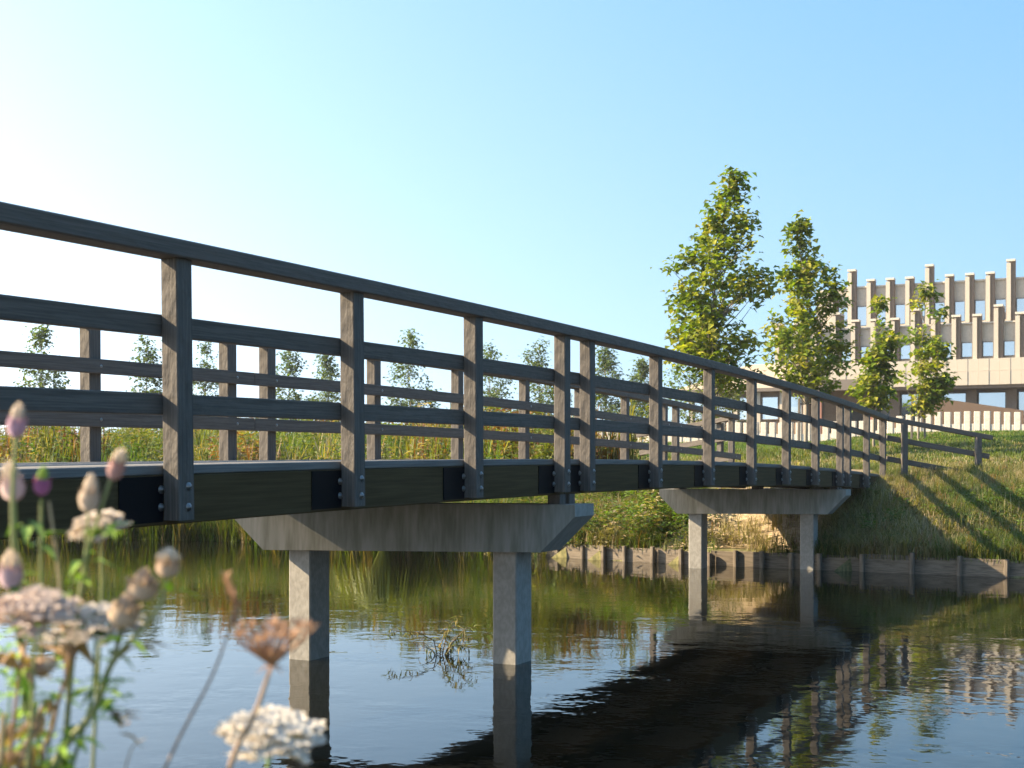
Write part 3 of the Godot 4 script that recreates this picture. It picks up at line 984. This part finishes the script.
func make_palisade() -> void:
	var o := thing("concrete_palisade", "pale toothed palisade of upright concrete blocks along the lawn", "fence", P(66.0, 0, 0))
	var tall := block(0.29, 1.76, 0.3)
	var low := block(0.155, 1.17, 0.22)
	for i in 58:
		var t := 1.0 + 0.452 * i
		var y := ground(66.0, t)
		part("tall_block", tall, M.stone, o, Vector3(rng.randf_range(-0.012, 0.012), y - 0.62 + rng.randf_range(-0.012, 0.012), -t))
		part("low_block", low, M.stone, o, Vector3(0.0, y - 0.62, -t - 0.226))


func bxm(lo: Vector3, hi: Vector3) -> ArrayMesh:
	var b := MB.new()
	b.box(lo, hi)
	return b.mesh()


# box given as s0..s1, y0..y1, t0..t1
func blk(called: String, s0: float, s1: float, y0: float, y1: float, t0: float, t1: float, m: Material, parent: Node) -> MeshInstance3D:
	return part(called, bxm(Vector3(s0, y0, -t1), Vector3(s1, y1, -t0)), m, parent)


func window(parent: Node, s: float, y0: float, y1: float, t0: float, t1: float) -> void:
	var w := blk("window", s + 0.05, s + 0.1, y0, y1, t0, t1, M.glass, parent)
	var f := 0.06
	blk("frame", s, s + 0.12, y0 - 0.002, y0 + f, t0, t1, M.frame, w)
	blk("frame", s, s + 0.12, y1 - f, y1 + 0.002, t0, t1, M.frame, w)
	blk("frame", s, s + 0.12, y0 + f, y1 - f, t0, t0 + f, M.frame, w)
	blk("frame", s, s + 0.12, y0 + f, y1 - f, t1 - f, t1, M.frame, w)


func make_building() -> void:
	var o := thing("brick_building", "large beige brick building with stepped rows of tall pilasters", "building")
	var pitch := 1.426
	# upper tier
	var s := 101.0
	blk("upper_wall", s + 0.35, s + 14.0, 9.0, 15.3, -12.0, 22.4, M.panel, o)
	for i in range(-12, 10):
		var t := 8.31 + pitch * i
		var tall := posmod(i, 4) == 0
		var top := 16.55 if tall else 15.72
		if i == 9: top = 14.9
		var pl := blk("pilaster", s, s + 0.5, 9.0, top, t - 0.4, t + 0.02, M.brick, o)
		blk("sunlit_strip", s - 0.16, s - 0.004, 9.0, top - 0.12, t - 0.1, t + 0.2, M.cream, pl)  # cream strip paints the sunlit left half; the darker brick stands for shade
		blk("capstone", s - 0.18, s + 0.52, top + 0.003, top + 0.16, t - 0.41, t + 0.21, M.stone, pl)
		if i < 9:
			window(o, s + 0.22, 12.35, 13.9, t + 0.22, t + pitch - 0.43)
			blk("sill", s + 0.1, s + 0.4, 12.2, 12.34, t + 0.21, t + pitch - 0.42, M.stone, o)
			blk("coping", s + 0.2, s + 0.6, 15.302, 15.42, t + 0.22, t + pitch - 0.43, M.stone, o)
	# lower tier in front
	s = 98.0
	blk("lower_wall", s + 0.35, s + 3.2, 7.4, 11.85, -12.0, 24.6, M.panel, o)
	for i in range(-14, 12):
		var t := 8.9 + pitch * i
		var tall := posmod(i, 4) == 0
		var top := 12.95 if tall else 12.35
		var pl := blk("pilaster", s, s + (1.6 if tall else 0.5), 9.3, top, t - 0.4, t + 0.02, M.brick, o)
		blk("sunlit_strip", s - 0.16, s - 0.004, 9.3, top - 0.1, t - 0.1, t + 0.2, M.cream, pl)  # sunlit left half of the pilaster put in as a cream strip
		blk("capstone", s - 0.18, s + (1.62 if tall else 0.52), top + 0.003, top + 0.16, t - 0.41, t + 0.21, M.stone, pl)
		if i < 11:
			window(o, s + 0.22, 9.45, 10.55, t + 0.22, t + pitch - 0.43)
			blk("coping", s + 0.2, s + 0.6, 11.852, 11.95, t + 0.22, t + pitch - 0.43, M.stone, o)
	# banded storey front over a recessed glazed ground floor
	for k in 52:
		var ta := -12.0 + k * 0.713
		blk("band_panel", 97.5 + 0.02 * (k % 2), 101.0, 8.42, 9.28, ta + 0.005, ta + 0.708, M.cream, o)
		blk("band_panel", 97.42 + 0.03 * (k % 2), 101.0, 7.42, 8.4, ta + 0.006, ta + 0.707, M.cream, o)
	blk("band_core", 97.56, 100.9, 7.43, 9.27, -12.0, 25.0, M.panel, o)
	blk("soffit", 97.6, 101.0, 7.2, 7.416, -12.0, 24.9, M.brick, o)
	blk("ground_wall", 99.6, 101.5, 2.6, 7.196, -12.0, 24.6, M.brick, o)
	for i in range(-8, 7):
		var t := 8.0 + 2.7 * i
		blk("pier", 98.9, 99.9, 2.7, 7.19, t - 0.35, t + 0.35, M.brick, o)
		window(o, 99.3, 4.1, 7.0, t + 0.4, t + 2.3)
	# sloping parapet of the stair in front of the ground floor
	var st := MB.new()
	st.sweep([Vector2(-0.2, 0), Vector2(0.2, 0), Vector2(0.2, 1), Vector2(-0.2, 1)], [Transform3D(Basis(Vector3(1, 0, 0), Vector3(0, 6.7, 0), Vector3(0, 0, 1)), P(96.3, 0, 14.0)), Transform3D(Basis(Vector3(1, 0, 0), Vector3(0, 5.5, 0), Vector3(0, 0, 1)), P(96.3, 0, 7.0))])
	part("stair_parapet", st.mesh(), M.dark_brick, o)
	# low house
	var h := thing("low_house", "low house with a pale hipped roof beside the pilastered building", "house")
	blk("wall", 82.0, 90.0, 2.5, 6.6, 18.6, 26.5, M.brick, h)
	var e := 0.7
	var rb := MB.new()
	var y0 := 6.62
	var y1 := 8.5
	var c := [P(82.0 - e, y0, 18.6 - e), P(90.0 + e, y0, 18.6 - e), P(90.0 + e, y0, 26.5 + e), P(82.0 - e, y0, 26.5 + e)]
	var r0 := P(86.0, y1, 21.6)
	var r1 := P(86.0, y1, 23.6)
	rb.quad(c[0], r0, r1, c[3]); rb.tri(c[0], c[1], r0); rb.quad(c[1], c[2], r1, r0); rb.tri(c[2], c[3], r1)
	var rf := part("roof", rb.mesh(), M.tile, h)
	blk("eave", 82.0 - e, 90.0 + e, 6.4, 6.615, 18.6 - e, 26.5 + e, M.frame, rf)
	for i in 5:
		window(h, 81.86, 4.6, 6.1, 19.0 + i * 1.5, 20.1 + i * 1.5)
	for i in 6:
		blk("pier", 81.8, 82.1, 2.6, 6.38, 18.62 + i * 1.5 + 0.05, 18.62 + i * 1.5 + 0.3, M.cream, h)
	# porch between the two
	var p := thing("entrance_porch", "entrance porch with a flat red brown roof edge and dark doorway", "porch")
	blk("roof", 80.6, 86.0, 6.5, 6.9, 14.4, 18.0, M.red_brown, p)
	blk("fascia", 80.56, 80.598, 6.3, 6.96, 14.35, 18.05, M.frame, p)
	blk("wall", 83.0, 86.0, 2.5, 6.497, 14.5, 17.85, M.brick, p)
	blk("doorway", 82.9, 82.99, 2.6, 5.4, 15.2, 16.8, M.dark, p)
	for t in [14.6, 17.7]:
		blk("column", 80.8, 81.1, 2.6, 6.495, t - 0.15, t + 0.15, M.red_brown, p)


# ---------------------------------------------------------------- foreground plants
# local frame of a plant: x to the right across the view, y up, z away; in millimetres
var fr_basis := Basis()


func fg(base: Vector3, x: float, y: float, z := 0.0) -> Vector3:
	return base + (fr_basis * Vector3(x, y, z)) * 0.001


func stem(parent: Node, base: Vector3, pts: Array, r0: float, r1: float, c: Color) -> void:
	var b := MB.new()
	b.col = c
	var w := []
	var rad := []
	# smooth the drawn line
	for i in pts.size() - 1:
		var p0: Vector3 = pts[maxi(i - 1, 0)]; var p1: Vector3 = pts[i]; var p2: Vector3 = pts[i + 1]; var p3: Vector3 = pts[mini(i + 2, pts.size() - 1)]
		for k in 4:
			var u := k / 4.0
			w.append(p1.cubic_interpolate(p2, p0, p3, u))
	w.append(pts[-1])
	var q := []
	for i in w.size():
		q.append(fg(base, w[i].x, w[i].y, w[i].z))
		rad.append(lerpf(r0, r1, float(i) / (w.size() - 1)) * 0.00085)
	b.tube(q, rad, 7)
	part("stem", b.mesh(), M.green, parent)


func thistle_head(parent: Node, at: Vector3, ax: Vector3, r: float, ln: float, cup: Color, tip: Color, open_ := 0.6) -> void:
	var b := MB.new()
	b.col = cup
	b.lathe(at, ax, [Vector2(0.001, 0), Vector2(r * 0.75, ln * 0.12), Vector2(r, ln * 0.3), Vector2(r * 0.9, ln * 0.48), Vector2(r * 0.6, ln * 0.56), Vector2(0.0, ln * 0.58)], 12)
	var x := ax.cross(Vector3(0.3, 0.2, 0.9)).normalized()
	var y := ax.cross(x)
	# overlapping scales on the cup
	for i in 130:
		var a := rng.randf() * TAU
		var u := rng.randf_range(0.04, 0.52)
		var d := x * cos(a) + y * sin(a)
		var g := rng.randf_range(0.5, 1.35)
		b.col = Color(cup.r * g, cup.g * g, cup.b * g)
		b.leaf(at + ax * ln * u + d * r * (0.8 if u > 0.15 else 0.5), (ax + d * rng.randf_range(0.15, 0.75)).normalized(), d.cross(ax), r * rng.randf_range(0.45, 0.8), r * 0.2, -0.05)
	var hd := part("flower_head", b.mesh(), M.flower, parent)
	var t := MB.new()
	for i in 320:
		var a := rng.randf() * TAU
		var q := sqrt(rng.randf())
		var d := x * cos(a) + y * sin(a)
		var g := rng.randf_range(0.75, 1.15)
		t.col = Color(tip.r * g, tip.g * g, tip.b * g)
		var p0 := at + ax * ln * 0.5 + d * r * 0.55 * q
		var p1 := at + ax * ln * rng.randf_range(0.9, 1.04) * (1.0 - 0.28 * q * q) + d * r * (0.62 + open_) * q
		var sd := d.cross(ax).normalized() * 0.0007
		t.quad(p0 - sd, p0 + sd, p1 + sd * 0.5, p1 - sd * 0.5)
	var tf := part("tuft", t.mesh(), M.flower, hd)
	tf.set_meta("kind", "stuff")


func umbel(parent: Node, at: Vector3, ax: Vector3, radius: float, rays: int, dome: float, c: Color, ray_c: Color, floret: float, cluster: float) -> void:
	var b := MB.new()
	var fl := MB.new()
	var x := ax.cross(Vector3(0.3, 0.2, 0.9)).normalized()
	var y := ax.cross(x)
	for i in rays:
		var q := sqrt((i + 0.5) / rays)
		var a := i * 2.39996 + rng.randf_range(-0.15, 0.15)
		var d := x * cos(a) + y * sin(a)
		var end := at + d * radius * q + ax * (dome * (1.0 - q * q * 0.75) + rng.randf_range(-0.003, 0.003))
		b.col = ray_c
		b.tube([at, at.lerp(end, 0.55) - ax * dome * 0.12, end], [0.0011, 0.0008, 0.0006], 5)
		for k in 26:
			var o := (x * rng.randfn() + y * rng.randfn()) * cluster * 0.5 + ax * rng.randf_range(0.0, 0.004)
			var g := rng.randf_range(0.8, 1.1)
			fl.col = Color(c.r * g, c.g * g, c.b * g)
			var p := end + o
			b.col = ray_c
			var e := floret * rng.randf_range(0.7, 1.2)
			for m in 3:
				var a2 := rng.randf() * TAU
				var d2 := (x * cos(a2) + y * sin(a2) + ax * 0.4).normalized()
				fl.leaf(p, d2, d2.cross(ax).normalized(), e, e * 0.8, 0.1)
	var ry := part("rays", b.mesh(), M.green, parent)
	ry.set_meta("kind", "stuff")
	var f := part("florets", fl.mesh(), M.flower, parent)
	f.set_meta("kind", "stuff")


func small_leaves(parent: Node, base: Vector3, spots: Array, c: Color, ln: float) -> void:
	for q in spots:
		var b := MB.new()
		for i in 3:
			var az := rng.randf() * TAU
			var d := (fr_basis * Vector3(cos(az), rng.randf_range(-0.4, 0.7), sin(az))).normalized()
			var g := rng.randf_range(0.75, 1.25)
			b.col = Color(c.r * g, c.g * g, c.b * g)
			b.leaf(fg(base, q.x + rng.randf_range(-4, 4), q.y + rng.randf_range(-4, 4), q.z), d, d.cross(Vector3.UP).normalized(), ln * rng.randf_range(0.6, 1.3), ln * 0.4, 0.3)
		part("leaf", b.mesh(), M.green, parent)


func make_foreground() -> void:
	fr_basis = Basis(Vector3(sin(PHI), 0, cos(PHI)), Vector3.UP, Vector3(cos(PHI), 0, -sin(PHI)))
	var up := Vector3.UP
	var right := fr_basis.x
	var fwd := fr_basis.z
	# origin of the drawing: a point 1.3 m ahead at the foot of the plants; heights are above the water
	var o := Vector3(0, 0, 0) + fwd * 1.3
	var pale := Color(0.28, 0.3, 0.14)
	var grn := Color(0.16, 0.26, 0.05)
	var brown := Color(0.3, 0.19, 0.11)
	var straw := Color(0.42, 0.33, 0.22)
	var pink := Color(0.47, 0.3, 0.4)
	var cream := Color(0.72, 0.64, 0.55)
	var g0 := 450.0
	# thistle with open and fading heads at the left edge
	var th := thing("thistle", "tall thistle with a fading pink head in front of the bridge rail", "thistle", Vector3.ZERO, "thistles on the near bank")
	stem(th, o, [Vector3(-440, g0, 60), Vector3(-470, 1100, 30), Vector3(-484, 1330, 10), Vector3(-499, 1560, 0), Vector3(-496, 1666, 0)], 4.5, 2.2, pale)
	thistle_head(th, fg(o, -497, 1664), (up + right * 0.12).normalized(), 0.0095, 0.036, pink, cream, 0.15)
	stem(th, o, [Vector3(-478, 1250, 15), Vector3(-500, 1500, 20), Vector3(-505, 1602, 20)], 2.6, 1.8, pale)
	thistle_head(th, fg(o, -505, 1600, 20), (up - right * 0.15).normalized(), 0.012, 0.042, Color(0.6, 0.46, 0.46), cream, 0.2)
	stem(th, o, [Vector3(-478, 1420, 20), Vector3(-482, 1520, 30), Vector3(-482, 1602, 30)], 2.4, 1.8, pale)
	thistle_head(th, fg(o, -482, 1606, 30), (up + right * 0.1).normalized(), 0.0085, 0.03, Color(0.35, 0.12, 0.28), Color(0.3, 0.45, 0.1), 0.1)
	stem(th, o, [Vector3(-470, 1330, 10), Vector3(-496, 1470, 0), Vector3(-502, 1514, 0)], 2.2, 1.8, pale)
	thistle_head(th, fg(o, -501, 1512), up, 0.012, 0.042, Color(0.5, 0.36, 0.4), cream, 0.25)
	small_leaves(th, o, [Vector3(-487, 1580, 0), Vector3(-480, 1560, 10), Vector3(-500, 1520, 10), Vector3(-475, 1470, 0), Vector3(-480, 1400, 0), Vector3(-494, 1380, 10), Vector3(-488, 1330, 0)], grn, 0.03)
	# branching thistle with cream seed heads
	var t2 := thing("thistle", "branching thistle with closed cream heads beside the pink one", "thistle", Vector3.ZERO, "thistles on the near bank")
	stem(t2, o, [Vector3(-445, g0, 30), Vector3(-450, 1200, 0), Vector3(-440, 1400, -10), Vector3(-425, 1530, -10), Vector3(-412, 1580, -10), Vector3(-398, 1624, -10)], 4.5, 1.8, pale)
	thistle_head(t2, fg(o, -397, 1622, -10), (up + right * 0.35).normalized(), 0.0085, 0.034, Color(0.46, 0.26, 0.24), cream, 0.4)
	stem(t2, o, [Vector3(-428, 1510, -10), Vector3(-420, 1560, -15), Vector3(-419, 1592, -15)], 2.2, 1.6, pale)
	thistle_head(t2, fg(o, -419, 1590, -15), (up + right * 0.1).normalized(), 0.0105, 0.04, Color(0.5, 0.4, 0.32), cream, 0.1)
	stem(t2, o, [Vector3(-440, 1400, -10), Vector3(-456, 1520, 10), Vector3(-470, 1600, 20)], 2.4, 1.4, straw)
	small_leaves(t2, o, [Vector3(-412, 1568, -10), Vector3(-405, 1575, -12), Vector3(-425, 1545, -8), Vector3(-430, 1520, -10), Vector3(-440, 1500, 0), Vector3(-448, 1480, 0), Vector3(-437, 1470, -10)], Color(0.24, 0.36, 0.06), 0.026)
	# white umbel behind it, tipped towards the light
	var w1 := thing("wild_carrot", "cream flat flower umbel between the two thistles", "wildflower", Vector3.ZERO, "umbels on the near bank")
	stem(w1, o, [Vector3(-455, g0, 90), Vector3(-448, 1200, 80), Vector3(-436, 1480, 80), Vector3(-437, 1562, 80)], 3.0, 1.6, pale)
	umbel(w1, fg(o, -438, 1562, 80), (up * 0.9 - right * 0.15 - fwd * 0.3).normalized(), 0.028, 26, 0.02, Color(0.72, 0.64, 0.54), grn, 0.0045, 0.007)
	# broad fluffy umbel and round seed heads
	var w2 := thing("wild_carrot", "broad grey white umbel low beside the round brown seed heads", "wildflower", Vector3.ZERO, "umbels on the near bank")
	stem(w2, o, [Vector3(-455, g0, -20), Vector3(-455, 1150, -10), Vector3(-448, 1300, 0), Vector3(-424, 1400, 10), Vector3(-420, 1462, 10)], 3.4, 1.8, Color(0.2, 0.3, 0.11))
	umbel(w2, fg(o, -424, 1466, 10), (up * 0.95 - fwd * 0.25).normalized(), 0.046, 38, 0.02, Color(0.66, 0.62, 0.58), grn, 0.005, 0.009)
	var w3 := thing("wild_carrot", "pinkish brown fading umbel at the left edge of the plants", "wildflower", Vector3.ZERO, "umbels on the near bank")
	stem(w3, o, [Vector3(-470, g0, -80), Vector3(-466, 1200, -70), Vector3(-458, 1400, -60), Vector3(-455, 1485, -60)], 3.2, 1.8, pale)
	umbel(w3, fg(o, -455, 1487, -60), (up * 0.9 + right * 0.1 - fwd * 0.3).normalized(), 0.036, 28, 0.022, Color(0.64, 0.52, 0.44), brown, 0.006, 0.01)
	var t3 := thing("thistle", "leafy thistle leaning right with round tan seed heads", "thistle", Vector3.ZERO, "thistles on the near bank")
	stem(t3, o, [Vector3(-560, g0, -60), Vector3(-500, 1180, -40), Vector3(-452, 1336, -30), Vector3(-412, 1395, -20), Vector3(-395, 1440, -20), Vector3(-370, 1470, -20), Vector3(-346, 1500, -20), Vector3(-339, 1530, -20)], 6.0, 1.8, pale)
	thistle_head(t3, fg(o, -340, 1526, -20), (up + right * 0.08).normalized(), 0.012, 0.03, Color(0.5, 0.36, 0.26), cream, 0.5)
	stem(t3, o, [Vector3(-395, 1440, -20), Vector3(-380, 1490, -10), Vector3(-374, 1500, -10)], 2.4, 1.6, pale)
	thistle_head(t3, fg(o, -368, 1502, -10), (up + right * 0.1).normalized(), 0.0155, 0.034, Color(0.5, 0.38, 0.28), Color(0.55, 0.43, 0.34), 0.0)
	thistle_head(t3, fg(o, -388, 1476, -15), (up * 0.8 + right * 0.25).normalized(), 0.015, 0.04, Color(0.52, 0.4, 0.3), Color(0.58, 0.46, 0.36), 0.05)
	stem(t3, o, [Vector3(-395, 1440, -20), Vector3(-391, 1460, -15), Vector3(-388, 1478, -15)], 2.0, 1.6, pale)
	small_leaves(t3, o, [Vector3(-395, 1446, -20), Vector3(-378, 1466, -20), Vector3(-398, 1425, -20), Vector3(-405, 1412, -20), Vector3(-385, 1420, -25), Vector3(-390, 1405, -20), Vector3(-405, 1390, -20), Vector3(-430, 1370, -30), Vector3(-446, 1360, -30), Vector3(-340, 1514, -20), Vector3(-440, 1340, -20)], Color(0.2, 0.34, 0.05), 0.03)
	small_leaves(t3, o, [Vector3(-388, 1388, -25), Vector3(-384, 1378, -25), Vector3(-366, 1456, -20)], brown, 0.03)
	# tangle at the foot: dry stalks, curled brown leaves and fresh shoots
	var dk := thing("dead_stalks", "brown withered stalks with curled leaves at the lower left", "weeds")
	stem(dk, o, [Vector3(-500, g0, -80), Vector3(-486, 1200, -60), Vector3(-478, 1400, -50), Vector3(-466, 1470, -50)], 3.6, 1.6, brown)
	stem(dk, o, [Vector3(-520, g0, -80), Vector3(-496, 1230, -70), Vector3(-489, 1340, -60), Vector3(-485, 1400, -60)], 5.0, 3.0, straw)
	stem(dk, o, [Vector3(-470, g0, -30), Vector3(-465, 1250, -30), Vector3(-452, 1380, -20), Vector3(-436, 1440, -20), Vector3(-434, 1480, -20)], 3.0, 2.0, brown)
	for q in [Vector3(-435, 1468, -20), Vector3(-433, 1452, -20), Vector3(-470, 1440, -50), Vector3(-455, 1392, -30), Vector3(-470, 1372, -40), Vector3(-478, 1352, -40), Vector3(-500, 1366, -50), Vector3(-480, 1450, -40), Vector3(-492, 1342, -50), Vector3(-468, 1350, -40)]:
		var b := MB.new()
		for i in 3:
			var d := (fr_basis * Vector3(rng.randf_range(-0.7, 0.7), rng.randf_range(-1, 0.6), rng.randf_range(-0.6, 0.6))).normalized()
			var g := rng.randf_range(0.7, 1.4)
			b.col = Color(brown.r * g, brown.g * g, brown.b * g)
			b.leaf(fg(o, q.x, q.y, q.z), d, d.cross(fwd).normalized(), 0.036, 0.013, 0.5)
		part("leaf", b.mesh(), M.green, dk)
	thistle_head(dk, fg(o, -462, 1442, -50), (right + up * 0.2).normalized(), 0.01, 0.024, Color(0.4, 0.28, 0.2), cream, 0.2)
	var sh := thing("green_shoots", "fresh green leafy shoots among the withered stalks", "weeds")
	for k in 6:
		var x := -512.0 + k * 14.0
		stem(sh, o, [Vector3(x - 15, g0, -30), Vector3(x - 5, 1200, -20), Vector3(x, rng.randf_range(1350, 1450), -10)], 2.6, 1.2, grn)
	var sp := []
	for k in 46: sp.append(Vector3(rng.randf_range(-520, -440), rng.randf_range(1310, 1480), rng.randf_range(-40, 20)))
	small_leaves(sh, o, sp, Color(0.3, 0.46, 0.08), 0.03)
	# plantain-like spike
	var sk := thing("seed_spike", "thin bare stalk with a narrow brown seed spike", "wildflower")
	stem(sk, o, [Vector3(-520, g0, 0), Vector3(-420, 1150, 0), Vector3(-347, 1334, 0), Vector3(-300, 1426, 0), Vector3(-281, 1478, 0)], 2.6, 1.4, Color(0.32, 0.25, 0.22))
	var sb := MB.new()
	for i in 150:
		var u := rng.randf()
		var a := rng.randf() * TAU
		var d := (fr_basis * Vector3(cos(a), 0.7, sin(a))).normalized()
		var g := rng.randf_range(0.7, 1.3)
		sb.col = Color(0.46 * g, 0.31 * g, 0.22 * g)
		sb.leaf(fg(o, -281 + 5.0 * sin(u * 5.0) , 1474 + 56 * u), d, d.cross(up).normalized(), 0.008, 0.004, 0.1)
	part("spike", sb.mesh(), M.flower, sk)
	# dried umbel, its rays curled upwards
	var du := thing("dried_umbel", "dried brown umbel with stiff upturned rays above the white one", "wildflower")
	stem(du, o, [Vector3(-420, g0, -60), Vector3(-330, 1100, -60), Vector3(-274, 1334, -60), Vector3(-245, 1400, -60), Vector3(-229, 1448, -60)], 4.2, 2.4, Color(0.4, 0.28, 0.21))
	var db := MB.new()
	for i in 34:
		var a := i * 2.39996
		var q := sqrt((i + 0.5) / 34.0)
		var dx := cos(a) * q
		var dz := sin(a) * q
		var g := rng.randf_range(0.75, 1.25)
		db.col = Color(0.42 * g, 0.27 * g, 0.18 * g)
		var h := 30.0 + rng.randf_range(-8, 6)
		var tip := fg(o, -226 + dx * 40, 1448 + h, -60 + dz * 36)
		db.tube([fg(o, -229, 1446, -60), fg(o, -228 + dx * 22, 1448 + h * 0.45, -60 + dz * 20), fg(o, -226 + dx * 37, 1448 + h * 0.8, -60 + dz * 33), tip], [0.0013, 0.0011, 0.001, 0.0008], 5)
		for k in 9:
			var d := (fr_basis * Vector3(rng.randf_range(-1, 1), rng.randf_range(0.1, 1), rng.randf_range(-1, 1))).normalized()
			db.leaf(tip, d, d.cross(up).normalized(), 0.011, 0.003, 0.05)
	for i in 8:
		var a := TAU * i / 8.0
		var d := (fr_basis * Vector3(cos(a), -0.1, sin(a))).normalized()
		db.leaf(fg(o, -229, 1446, -60), d, d.cross(up).normalized(), 0.02, 0.003, 0.3)
	part("seed_head", db.mesh(), M.flower, du)
	# white wild carrot in flower
	var wc := thing("wild_carrot", "white lacy wild carrot flower in front of the pier's reflection", "wildflower", Vector3.ZERO, "umbels on the near bank")
	stem(wc, o, [Vector3(-310, g0, 75), Vector3(-276, 1080, 75), Vector3(-259, 1312, 75), Vector3(-254, 1342, 75)], 3.2, 2.0, Color(0.26, 0.36, 0.12))
	umbel(wc, fg(o, -254, 1342, 75), (up * 0.94 + right * 0.16 - fwd * 0.22).normalized(), 0.052, 44, 0.025, Color(0.78, 0.74, 0.66), Color(0.22, 0.34, 0.08), 0.0066, 0.0105)
	for i in 9:
		var b := MB.new()
		var a := TAU * i / 9.0
		var d := (fr_basis * Vector3(cos(a), -0.5, sin(a))).normalized()
		b.col = Color(0.26, 0.36, 0.12)
		b.leaf(fg(o, -254, 1340, 75), d, d.cross(up).normalized(), 0.024, 0.003, 0.2)
		part("bract", b.mesh(), M.green, wc)
	var tw := thing("grass_stalk", "thin pale grass stalk rising at the lower left", "grass")
	stem(tw, o, [Vector3(-430, g0, 0), Vector3(-400, 1200, 0), Vector3(-385, 1340, 0), Vector3(-366, 1364, 0)], 2.0, 0.6, Color(0.4, 0.33, 0.28))


# leafy willow twig half sunk in the water between the first pier's columns
func make_twig() -> void:
	fr_basis = Basis(Vector3(sin(PHI), 0, cos(PHI)), Vector3.UP, Vector3(cos(PHI), 0, -sin(PHI)))
	var at := P(9.92, 0, 5.45)
	var o := thing("willow_twig", "leafy willow twig poking out of the water between the columns", "twig", at)
	var b := MB.new()
	b.col = Color(0.2, 0.14, 0.08)
	var lines := [[Vector3(-20, -250, 0), Vector3(0, 90, 0), Vector3(40, 180, 20), Vector3(150, 270, 40)], [Vector3(-10, -100, 0), Vector3(-60, 120, 10), Vector3(-200, 190, 20), Vector3(-400, 205, 0), Vector3(-470, 170, 0)],
		[Vector3(10, -100, 0), Vector3(90, 100, 30), Vector3(190, 150, 40), Vector3(300, 130, 50)], [Vector3(0, -100, 0), Vector3(60, 60, -30), Vector3(150, 90, -50), Vector3(280, 60, -60)], [Vector3(0, -60, 0), Vector3(-80, 50, -40), Vector3(-160, 80, -60)],
		[Vector3(0, -60, 0), Vector3(40, 130, 60), Vector3(60, 230, 80), Vector3(160, 330, 90)], [Vector3(0, -60, 0), Vector3(120, 130, -20), Vector3(220, 230, -20), Vector3(300, 240, -20)]]
	var lv := MB.new()
	for l in lines:
		var pts := []
		var rad := []
		for i in l.size():
			pts.append(fg(Vector3.ZERO, l[i].x, l[i].y, l[i].z)); rad.append(lerpf(0.006, 0.0015, float(i) / (l.size() - 1)))
		b.tube(pts, rad, 5)
		for i in l.size() - 1:
			for k in 15:
				var u := rng.randf()
				var p: Vector3 = l[i].lerp(l[i + 1], u)
				if p.y < 5.0: continue
				var d := (fr_basis * Vector3(rng.randf_range(-1, 1), rng.randf_range(-0.8, 0.6), rng.randf_range(-0.7, 0.7))).normalized()
				var g := rng.randf_range(0.6, 1.5)
				var warm := rng.randf()
				lv.col = Color(0.16 * g + 0.12 * warm * g, 0.2 * g, 0.08 * g)
				lv.leaf(fg(Vector3.ZERO, p.x, p.y, p.z), d, d.cross(Vector3.UP).normalized(), rng.randf_range(0.06, 0.1), 0.015, 0.25)
	part("stem", b.mesh(), M.green, o)
	var le := part("leaves", lv.mesh(), M.green, o)
	le.set_meta("kind", "stuff")


func _ready() -> void:
	rng.seed = 7
	noise.seed = 4
	noise.frequency = 0.05
	noise.fractal_octaves = 3
	make_light()
	make_materials()
	print("materials done")
	make_ground()
	make_bridge()
	make_revetment()
	print("bridge done")
	make_building()
	make_palisade()
	make_trees()
	print("trees done")
	make_vegetation()
	make_twig()
	make_foreground()
	print("all done")
